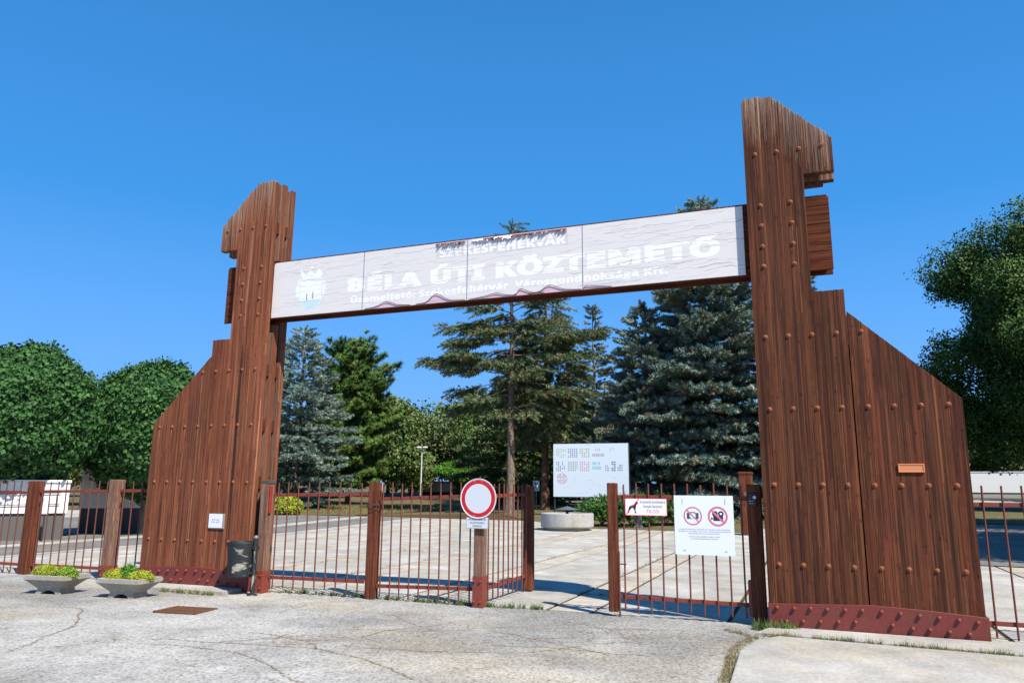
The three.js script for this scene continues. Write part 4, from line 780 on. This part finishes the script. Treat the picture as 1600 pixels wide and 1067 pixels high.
{
  // concrete planters: an angular bowl on two arched feet
  const W = .92, D = .62, concretePl = std({ map: concreteTex, bumpMap: concreteBump, bumpScale: .003, roughness: .9, color: new THREE.Color(.86, .85, .83) }), soil = std({ color: srgb(134, 108, 80), roughness: 1 });
  const build = (label, x, z, turn, seed, plants) => {
    const t = thing('concrete_planter', label, 'planter', [x, .015, z], turn, 'concrete planters before the fence'); t.scale.setScalar(.8);
    const ring = (hx, hz, y) => [[-hx, y, hz], [hx, y, hz], [hx, y, -hz], [-hx, y, -hz]], rings = [ring(.17, .13, .06), ring(.22, .17, .085), ring(.43, .29, .245), ring(.462, .318, .265), ring(.462, .318, .325)], tri = [];
    for (let k = 0; k < rings.length - 1; k++) for (let q = 0; q < 4; q++) { const a = rings[k][q], b = rings[k][(q + 1) % 4], c2 = rings[k + 1][(q + 1) % 4], d2 = rings[k + 1][q]; tri.push(...a, ...b, ...c2, ...a, ...c2, ...d2); }
    part('bowl', box3uv(triSoup(tri)), concretePl, t);
    const s = new THREE.Shape(); s.moveTo(-.3, .16); s.lineTo(-.235, .09); s.lineTo(-.28, 0); s.lineTo(-.17, 0); s.quadraticCurveTo(-.13, .075, 0, .08); s.quadraticCurveTo(.13, .075, .17, 0); s.lineTo(.28, 0); s.lineTo(.235, .09); s.lineTo(.3, .16); s.closePath();
    const g = new THREE.ExtrudeGeometry(s, { depth: .36, bevelEnabled: true, bevelSize: .008, bevelThickness: .01, bevelSegments: 1, curveSegments: 8 }); g.translate(0, 0, -.18); box3uv(g); part('foot', g, concretePl, t);
    for (const [w, d, px, pz] of [[.9, .05, 0, .29], [.9, .05, 0, -.29], [.05, .53, .42, 0], [.05, .53, -.42, 0]]) part('rim', box3uv(box(w, .03, d, px, .33, pz, .01)), concretePl, t);
    part('soil', box(.8, .02, .52, 0, .322, 0), soil, t);
    const c = Math.cos(turn), sn = Math.sin(turn);
    plants.forEach(([px, pz, rx, ry, col, lab, nm], i) => {
      const o = thing(nm, lab, 'plant', [x + (c * px + sn * pz) * .8, .28, z - (sn * px - c * pz) * .8], 0), r = (o.scale.setScalar(.8), RNG(seed + i * 9)), cloud = new Cloud(GEO.hedge, broadMat, col, seed + i + 40);
      const st = []; for (let k = 0; k < 8; k++) st.push(between(V(0, -.02, 0), V(range(r, -1, 1) * rx * .7, ry * .7, range(r, -1, 1) * rx * .5), .006, .003, 4)); part('stem', merge(st), std({ color: srgb(90, 104, 50) }), o);
      for (let k = 0; k < 900; k++) { const u = range(r, -.25, 1), a = r() * 6.283, s2 = Math.sqrt(1 - u * u), d = Math.pow(r(), .35) * (1 + .16 * Math.sin(a * 3 + i)), n = V(Math.cos(a) * s2, u, Math.sin(a) * s2); cloud.put(V(n.x * rx * d, .03 + n.y * ry * d, n.z * rx * .75 * d), n.add(V(range(r, -.5, .5), .5, range(r, -.5, .5))), range(r, .2, .36)); }
      cloud.build('foliage', o);
    });
  };
  build('pale concrete planter with two yellow-green clumps beside the weathered fence post', -6.33, 1.3, .16, 3100, [[-.25, .02, .24, .14, C.yellow, 'yellow-green trailing plant at the post end of the planter', 'planter_plant'], [.24, .06, .25, .13, [...C.yellow, ...C.fresh], 'yellow-green trailing plant in the middle gap of the two planters', 'planter_plant']]);
  build('pale concrete planter with a taller green clump beside the red shoe of the tower', -5.02, 1.16, .1, 3200, [[-.27, .04, .21, .12, C.yellow, 'yellow plant spilling over the end of the second planter', 'planter_plant'], [-.02, .0, .17, .2, C.fresh, 'taller green plant in the middle of the second planter', 'planter_plant'], [.25, .02, .23, .1, C.yellow, 'flat yellow plant next to the red metal shoe', 'planter_plant']]);
}
{
  // weeds in the joints along the gate and the kerb
  const blade = triSoup([-.004, 0, 0, .004, 0, 0, .012, .09, .02, -.003, 0, .002, .005, 0, -.003, -.03, .075, .015, 0, 0, -.004, .002, 0, .004, .02, .06, -.03, -.01, .02, 0, 0, .035, .012, .012, .02, .01]);
  const weeds = (label, pts, count, spread, col, scale, seed) => {
    const r = RNG(seed), cloud = new Cloud(blade, leafMat(.8), col, seed + 1), t = thing('weeds', label, 'weeds');
    for (let k = 0; k < count; k++) { const f = r() * (pts.length - 1), i = Math.floor(f), a = pts[i], b = pts[Math.min(i + 1, pts.length - 1)], q = f - i, clump = Math.pow(Math.abs(Math.sin(f * 5.3 + seed) * Math.sin(f * 13.1 + seed * 2)), 1.2) * 1.3 + .12; if (r() > clump) continue;
      const p = V(lerp(a[0], b[0], q) + range(r, -1, 1) * spread, .004 + (a[2] || 0), lerp(a[1], b[1], q) + range(r, -1, 1) * spread); const m = new THREE.Matrix4().compose(p, new THREE.Quaternion().setFromEuler(new THREE.Euler(range(r, -.5, .5), r() * 6.28, range(r, -.5, .5))), V(1, 1, 1).multiplyScalar(scale * range(r, .5, 1.4))); cloud.m.push(m); const c = col[Math.floor(r() * col.length)], v = range(r, .75, 1.25); cloud.c.push(c.map((x) => x * v)); }
    const o = cloud.build('blades', t); t.userData.kind = 'stuff'; delete t.userData.category; t.userData.category = 'weeds';
  };
  const green = [[.07, .14, .03], [.1, .17, .04], [.13, .15, .05]], dry = [[.28, .2, .1], [.2, .15, .08], [.1, .13, .04], [.34, .27, .14]];
  weeds('green weeds along the foot of the gate leaves', [[-3.4, -.27], [-2.2, -.25], [-1.5, -.24], [-.4, -.22], [.2, -.2], [.9, -.27]], 900, .04, green, 1.0, 41);
  weeds('dry and green weeds in the joint before the dark tower kerb', [[3.85, .55, .01], [5.05, .63, .01], [6.2, .73, .01], [8, .8, .01]], 1500, .05, [...green, ...dry], .8, 42);
  weeds('dry brown weeds along the broken corner of the pavement slab', [[3.4, .3], [3.72, .7], [3.62, 1.1], [3.58, 1.6], [3.6, 2.1], [3.62, 2.6], [3.62, 3.2]], 1700, .05, [...dry, ...dry, [.3, .2, .09], [.09, .13, .03]], .55, 43);
  weeds('green weeds at the corner of the red metal shoe of the dark tower', [[3.7, .12], [3.95, .1], [4.15, .09]], 380, .06, [...green, [.2, .22, .05]], 1.3, 44);
  weeds('green weeds on the kerb before the reddish brown tower', [[-5.1, .46], [-4.6, .48], [-4.05, .47]], 420, .04, [...green, ...dry], .9, 45);
  weeds('dry grass blades in the slab joints of the yard', [[-5.7, -1], [-5.7, -8], [-3.95, -9], [-3.85, -2], [-1.44, -2], [-1.44, -12], [.93, -12], [.93, -2], [1.6, -2], [1.6, -11]], 1500, .02, dry, .5, 46);
  // lawn grass
  const lawnPoly = [[-33, -23, -37, 16], [-8, -20, -44, 12]];
  const r = RNG(470), cloud = new Cloud(blade, leafMat(.9), [[.24, .19, .07], [.18, .17, .05], [.12, .14, .035], [.3, .24, .1]], 471);
  for (let k = 0; k < 14000; k++) { const left = r() < .5, x = left ? range(r, -33, -16.5) : range(r, -7.5, 2.6), z = left ? range(r, -25.5, -36) : range(r, -24, -40); const p = V(x, ground(z) + .012, z); cloud.m.push(new THREE.Matrix4().compose(p, new THREE.Quaternion().setFromEuler(new THREE.Euler(range(r, -.4, .4), r() * 6.28, 0)), V(1, 1, 1).multiplyScalar(range(r, 1, 2.2)))); const c = cloud.colors[Math.floor(r() * 4)], v = range(r, .75, 1.2); cloud.c.push(c.map((q) => q * v)); }
  const t = thing('lawn_grass', 'dry yellowish grass standing on the lawns beyond the gate', 'grass'); t.userData.kind = 'stuff'; cloud.build('blades', t);
}

// ---------------------------------------------------------------- things in the grounds beyond
{
  const z = -18.65, y = ground(z), t = thing('concrete_ring', 'round pale concrete well ring with a pointed metal lid', 'well ring', [-4.42, y, z]);
  const g = new THREE.LatheGeometry([[.9, .08], [1.0, .1], [1.02, .16], [1.02, .6], [1.0, .63], [.88, .63], [.86, .6], [.86, .1]].map(([a, b]) => new THREE.Vector2(a, b)), 40); { const uv = g.attributes.uv; for (let i = 0; i < uv.count; i++) uv.setXY(i, uv.getX(i) * 6.3, uv.getY(i) * 1.2); }
  part('ring', g, std({ map: concreteTex, bumpMap: concreteBump, bumpScale: .004, color: new THREE.Color(1.0, 1.03, 1.1) }), t); part('base', cyl(.84, .86, .12, 0, .06, 0, 32), M.concrete, t); part('inner_cover', cyl(.86, .86, .04, 0, .52, 0, 32), M.concrete, t);
  part('lid_post', cyl(.06, .06, .22, 0, .64, 0), darkMetal, t); part('lid', new THREE.LatheGeometry([[0, .9], [.03, .88], [.44, .775], [.46, .75], [.3, .76], [0, .8]].map(([a, b]) => new THREE.Vector2(a, b)), 24), std({ color: srgb(118, 124, 132), metalness: .5, roughness: .5 }), t);
}
{
  // map board with its printed plan
  const c = V(-5.98, 0, -27.75), t = thing('map_board', 'large white cemetery map board with a faded printed plan on thin posts', 'map board', [c.x, ground(c.z), c.z], .015), y0 = 1.27 - ground(c.z);
  const rr = RNG(55), mat = printed(3.95, 2.68, 250, (g, W, H) => {
    g.fillStyle = 'rgb(214,226,236)'; g.fillRect(0, 0, W, H);
    const block = (x, y, w, h, col, nx, ny, fill = .6) => { for (let i = 0; i < nx; i++) for (let j = 0; j < ny; j++) { if (rr() < .12) continue; g.fillStyle = col; g.fillRect((x + w * i / nx) * W, (y + h * j / ny) * H, w / nx * fill * W, h / ny * .7 * H); } };
    const gr = 'rgb(176,192,164)', vi = 'rgb(150,142,176)', ol = 'rgb(178,178,150)', pk = 'rgb(206,150,170)', bl = 'rgb(140,184,206)', dk = 'rgb(120,132,142)', tn = 'rgb(176,158,160)';
    block(.04, .09, .14, .18, gr, 6, 5); block(.2, .09, .14, .18, vi, 5, 5); block(.36, .09, .14, .18, ol, 5, 5); block(.53, .19, .16, .08, tn, 10, 1); block(.55, .09, .1, .08, dk, 4, 1, .2);
    block(.04, .34, .13, .19, dk, 5, 5, .5); block(.2, .34, .14, .19, 'rgb(140,156,146)', 6, 5, .5); block(.36, .34, .14, .19, pk, 5, 5, .55); block(.53, .345, .12, .17, bl, 8, 2); block(.7, .37, .06, .16, dk, 3, 4, .5); block(.78, .34, .06, .19, dk, 2, 5, .8); block(.86, .4, .07, .13, dk, 4, 3, .6); block(.76, .08, .07, .1, 'rgb(180,190,198)', 2, 3, .4);
    for (let q = 0; q < 4; q++) for (let k = 1; k < 4; k++) { g.strokeStyle = 'rgb(186,112,140)'; g.lineWidth = 8; g.beginPath(); g.arc(W * .115, H * .66, k * 21, q * 1.571 + .12, q * 1.571 + 1.45); g.stroke(); }
    g.fillStyle = 'rgb(150,160,170)'; for (let k = 0; k < 26; k++) g.fillRect(range(rr, .05, .92) * W, range(rr, .6, .93) * H, range(rr, 4, 40), 3); g.fillRect(.43 * W, .015 * H, 80, 5);
  });
  const b = plate('board', 3.93, 2.68, .03, mat, null, t, .01); b.position.y = y0 + 1.34; b.position.z = .02;
  for (const x of [-1.93, 1.97]) part('post', cyl(.045, .045, y0 + 2.72, x, (y0 + 2.72) / 2, -.05), darkMetal, t);
  for (const y of [.3, 2.3]) part('cross_bar', box(3.9, .06, .04, 0, y0 + y, -.03), darkMetal, t);
  const s = thing('info_board', 'narrow white information board with small print below the map board', 'board', [-4.62, ground(-25.9), -25.9]), yb = .86 - ground(-25.9);
  const pb = plate('board', 1.65, .36, .02, printed(1.65, .36, 300, (g, W, H) => { g.fillStyle = 'rgb(222,222,224)'; g.fillRect(0, 0, W, H); g.fillStyle = 'rgb(70,74,80)'; g.font = 'bold 30px sans-serif'; g.fillText('VÁROSGONDNOKSÁG', 80, 40, 260); g.fillRect(24, 16, 34, 34); g.fillStyle = 'rgb(150,152,156)'; for (let k = 0; k < 5; k++) g.fillRect(24, 62 + k * 8, 430, 3); }), null, s); pb.position.y = yb + .18;
  for (const x of [-.6, .6]) part('post', cyl(.035, .035, yb + .2, x, (yb + .2) / 2, -.03), darkMetal, s);
}
{
  const fl = thing('floodlight', 'small dark grey floodlight box before the junipers', 'floodlight', [-2.05, ground(-20.6), -20.6]);
  part('housing', box(.27, .44, .2, 0, .3, 0, .02), std({ color: srgb(92, 98, 108), roughness: .5 }), fl); part('lens', box(.22, .3, .01, 0, .32, .104), std({ color: srgb(60, 66, 74), roughness: .15 }), fl); part('foot', box(.34, .08, .26, 0, .04, 0, .01), std({ color: srgb(112, 112, 112) }), fl);
  const p = thing('wooden_post', 'thick dark reddish wooden post with a plaque beside the keypad post', 'post', [2.28, ground(-18.5), -18.5]);
  part('shaft', box3uv(box(.46, 2.1, .4, 0, 1.05, 0, .03)), postRedMat, p); part('cap', box3uv(box(.5, .1, .44, 0, 2.14, 0, .03)), postRedMat, p); part('plaque', box(.2, .14, .02, .02, 1.42, .21), std({ color: srgb(120, 80, 70) }), p); part('arm', box3uv(box(.5, .14, .1, .4, 1.2, 0, .01)), postRedMat, p);
  for (const [x, lab] of [[-2.85, 'reddish wooden post pair with a cross board behind the dog sign'], [-1.15, 'reddish wooden post pair with a cross board behind the photo ban sign']]) {
    const f = thing('rail_stand', lab, 'wooden stand', [x, ground(-36.8), -36.8]); part('post', box3uv(box(.14, 1.55, .14, -.35, .78, 0, .01)), postRedMat, f); part('post', box3uv(box(.14, 1.55, .14, .35, .78, 0, .01)), postRedMat, f); part('cross_board', box3uv(box(.9, .12, .06, 0, 1.45, .1, .01)), postMat, f);
  }
  const lamp = thing('lamp_post', 'slim pale lamp post with a flat double head before the wood', 'street lamp', [-27.6, ground(-50), -50]);
  part('pole', cyl(.05, .08, 4.3, 0, 2.15, 0, 10), std({ color: srgb(196, 200, 198), roughness: .5 }), lamp);
  for (const x of [-.3, .3]) { const h = part('lamp_head', new THREE.SphereGeometry(.26, 14, 8).scale(1, .42, 1).translate(x, 4.42, 0), std({ color: srgb(206, 206, 200), roughness: .4 }), lamp); }
  part('arm', box(.6, .05, .05, 0, 4.3, 0), std({ color: srgb(196, 200, 198) }), lamp);
  const tr = thing('white_cabinet', 'white metal cabinet on a dark wheeled frame under the blue spruce', 'cabinet', [-26.0, ground(-31.2), -31.2], .5);
  part('body', box(1.0, .62, .7, 0, .86, 0, .08), std({ color: srgb(226, 228, 232), roughness: .4 }), tr); part('lid', box(1.06, .06, .76, 0, 1.19, 0, .02), std({ color: srgb(216, 220, 226) }), tr); part('frame', box(1.05, .12, .7, 0, .48, 0), darkMetal, tr);
  for (const x of [-.36, .36]) for (const z of [-.34, .34]) { const w = new THREE.CylinderGeometry(.2, .2, .09, 16); w.rotateX(Math.PI / 2); w.translate(x, .2, z); part('wheel', w, darkMetal, tr); }
  for (const [x, z, lab, h] of [[-26.2, -41, 'small narrow white sign on a post right of the weathered gate post', 1.15], [-11.2, -34.2, 'small white pictogram sign between the bare trunk and the open leaf post', 1.4]]) {
    const s = thing('park_sign', lab, 'sign', [x, ground(z), z]); part('post', cyl(.03, .03, h, 0, h / 2, -.02), metalGrey, s);
    const q = plate('plate', h > 1.3 ? .42 : .24, .62, .02, printed(.4, .62, 400, (g, W, H) => { g.fillStyle = 'rgb(220,224,230)'; g.fillRect(0, 0, W, H); g.fillStyle = 'rgb(60,80,130)'; g.fillRect(W * .2, H * .15, W * .25, H * .25); g.fillRect(W * .55, H * .15, W * .25, H * .25); g.fillStyle = 'rgb(50,56,64)'; g.fillRect(W * .42, H * .5, W * .16, H * .36); }), null, s, .01); q.position.y = h;
  }
}
{
  // white walls
  const white = std({ color: srgb(232, 231, 228), roughness: .8, map: null }), plinth = std({ color: srgb(88, 86, 84), roughness: .9 });
  const seg = (name, label, a, b, y0, y1, mats) => {
    const d = V(b[0] - a[0], 0, b[1] - a[1]), L = d.length(), t = thing(name, label, 'wall', [(a[0] + b[0]) / 2, ground((a[1] + b[1]) / 2), (a[1] + b[1]) / 2], Math.atan2(-d.z, d.x));
    part('wall', box(L, y1 - y0, .3, 0, (y0 + y1) / 2, 0, .01), white, t); part('plinth', box(L - .1, y0 + .3, .2, 0, y0 / 2 - .15, -.02), plinth, t); part('coping', box(L + .06, .08, .4, 0, y1 + .04, 0, .01), white, t); return t;
  };
  const w1 = seg('white_wall', 'sunlit white wall with black handrails behind the left fence', [-23.4, 1.5], [-16.9, -7.17], .79, 1.7);
  const handMat = std({ color: srgb(36, 36, 38), roughness: .5 });
  for (const y of [1.05, 1.38]) { const h = between(V(-3.2, y - .16, .2), V(5.2, y + .02, .2), .014, .014, 6); part('handrail', h, handMat, w1); }
  for (const x of [-2, 5.1]) part('handrail_post', cyl(.014, .014, 1.36, x, .68, .2, 6), handMat, w1);
  seg('white_wall', 'white wall with dark plinth under the globe tree by the tower', [-19.4, -9.6], [-17.4, -12.4], .85, 2.3);
  const s = thing('pictogram_sign', 'white notice board with black pictograms before the white wall', 'sign', [-16.75, 0, -6.1], .8);
  const pl = plate('plate', .5, .45, .02, printed(.75, .66, 500, (g, W, H) => { g.fillStyle = 'rgb(212,216,222)'; g.fillRect(0, 0, W, H); g.fillStyle = 'rgb(54,58,66)'; g.textAlign = 'center'; g.font = 'bold 52px sans-serif'; g.fillText('MOSDÓ', W / 2, 62, W * .6); for (const x of [.28, .42, .62]) { g.beginPath(); g.arc(W * x, H * .36, 13, 0, 7); g.fill(); g.beginPath(); g.moveTo(W * x - 12, H * .42); g.lineTo(W * x + 12, H * .42); g.lineTo(W * x + 16, H * .6); g.lineTo(W * x - 16, H * .6); g.fill(); g.fillRect(W * x - 9, H * .58, 7, 44); g.fillRect(W * x + 2, H * .58, 7, 44); } g.fillRect(W * .2, H * .8, W * .5, 24); }), null, s); pl.position.y = 1.02;
  for (const x of [-.18, .18]) part('post', cyl(.02, .02, 1.1, x, .55, -.02), darkMetal, s);
  const w3 = seg('white_wall', 'long white wall across the road behind the lime tree', [16, -86], [70, -82], .15, 2.3);
  const w4 = seg('white_wall', 'low pale wall under the umbrella tree', [-33, -60], [-20.5, -60], .3, 1.3);
}
renderer.render(scene, camera);
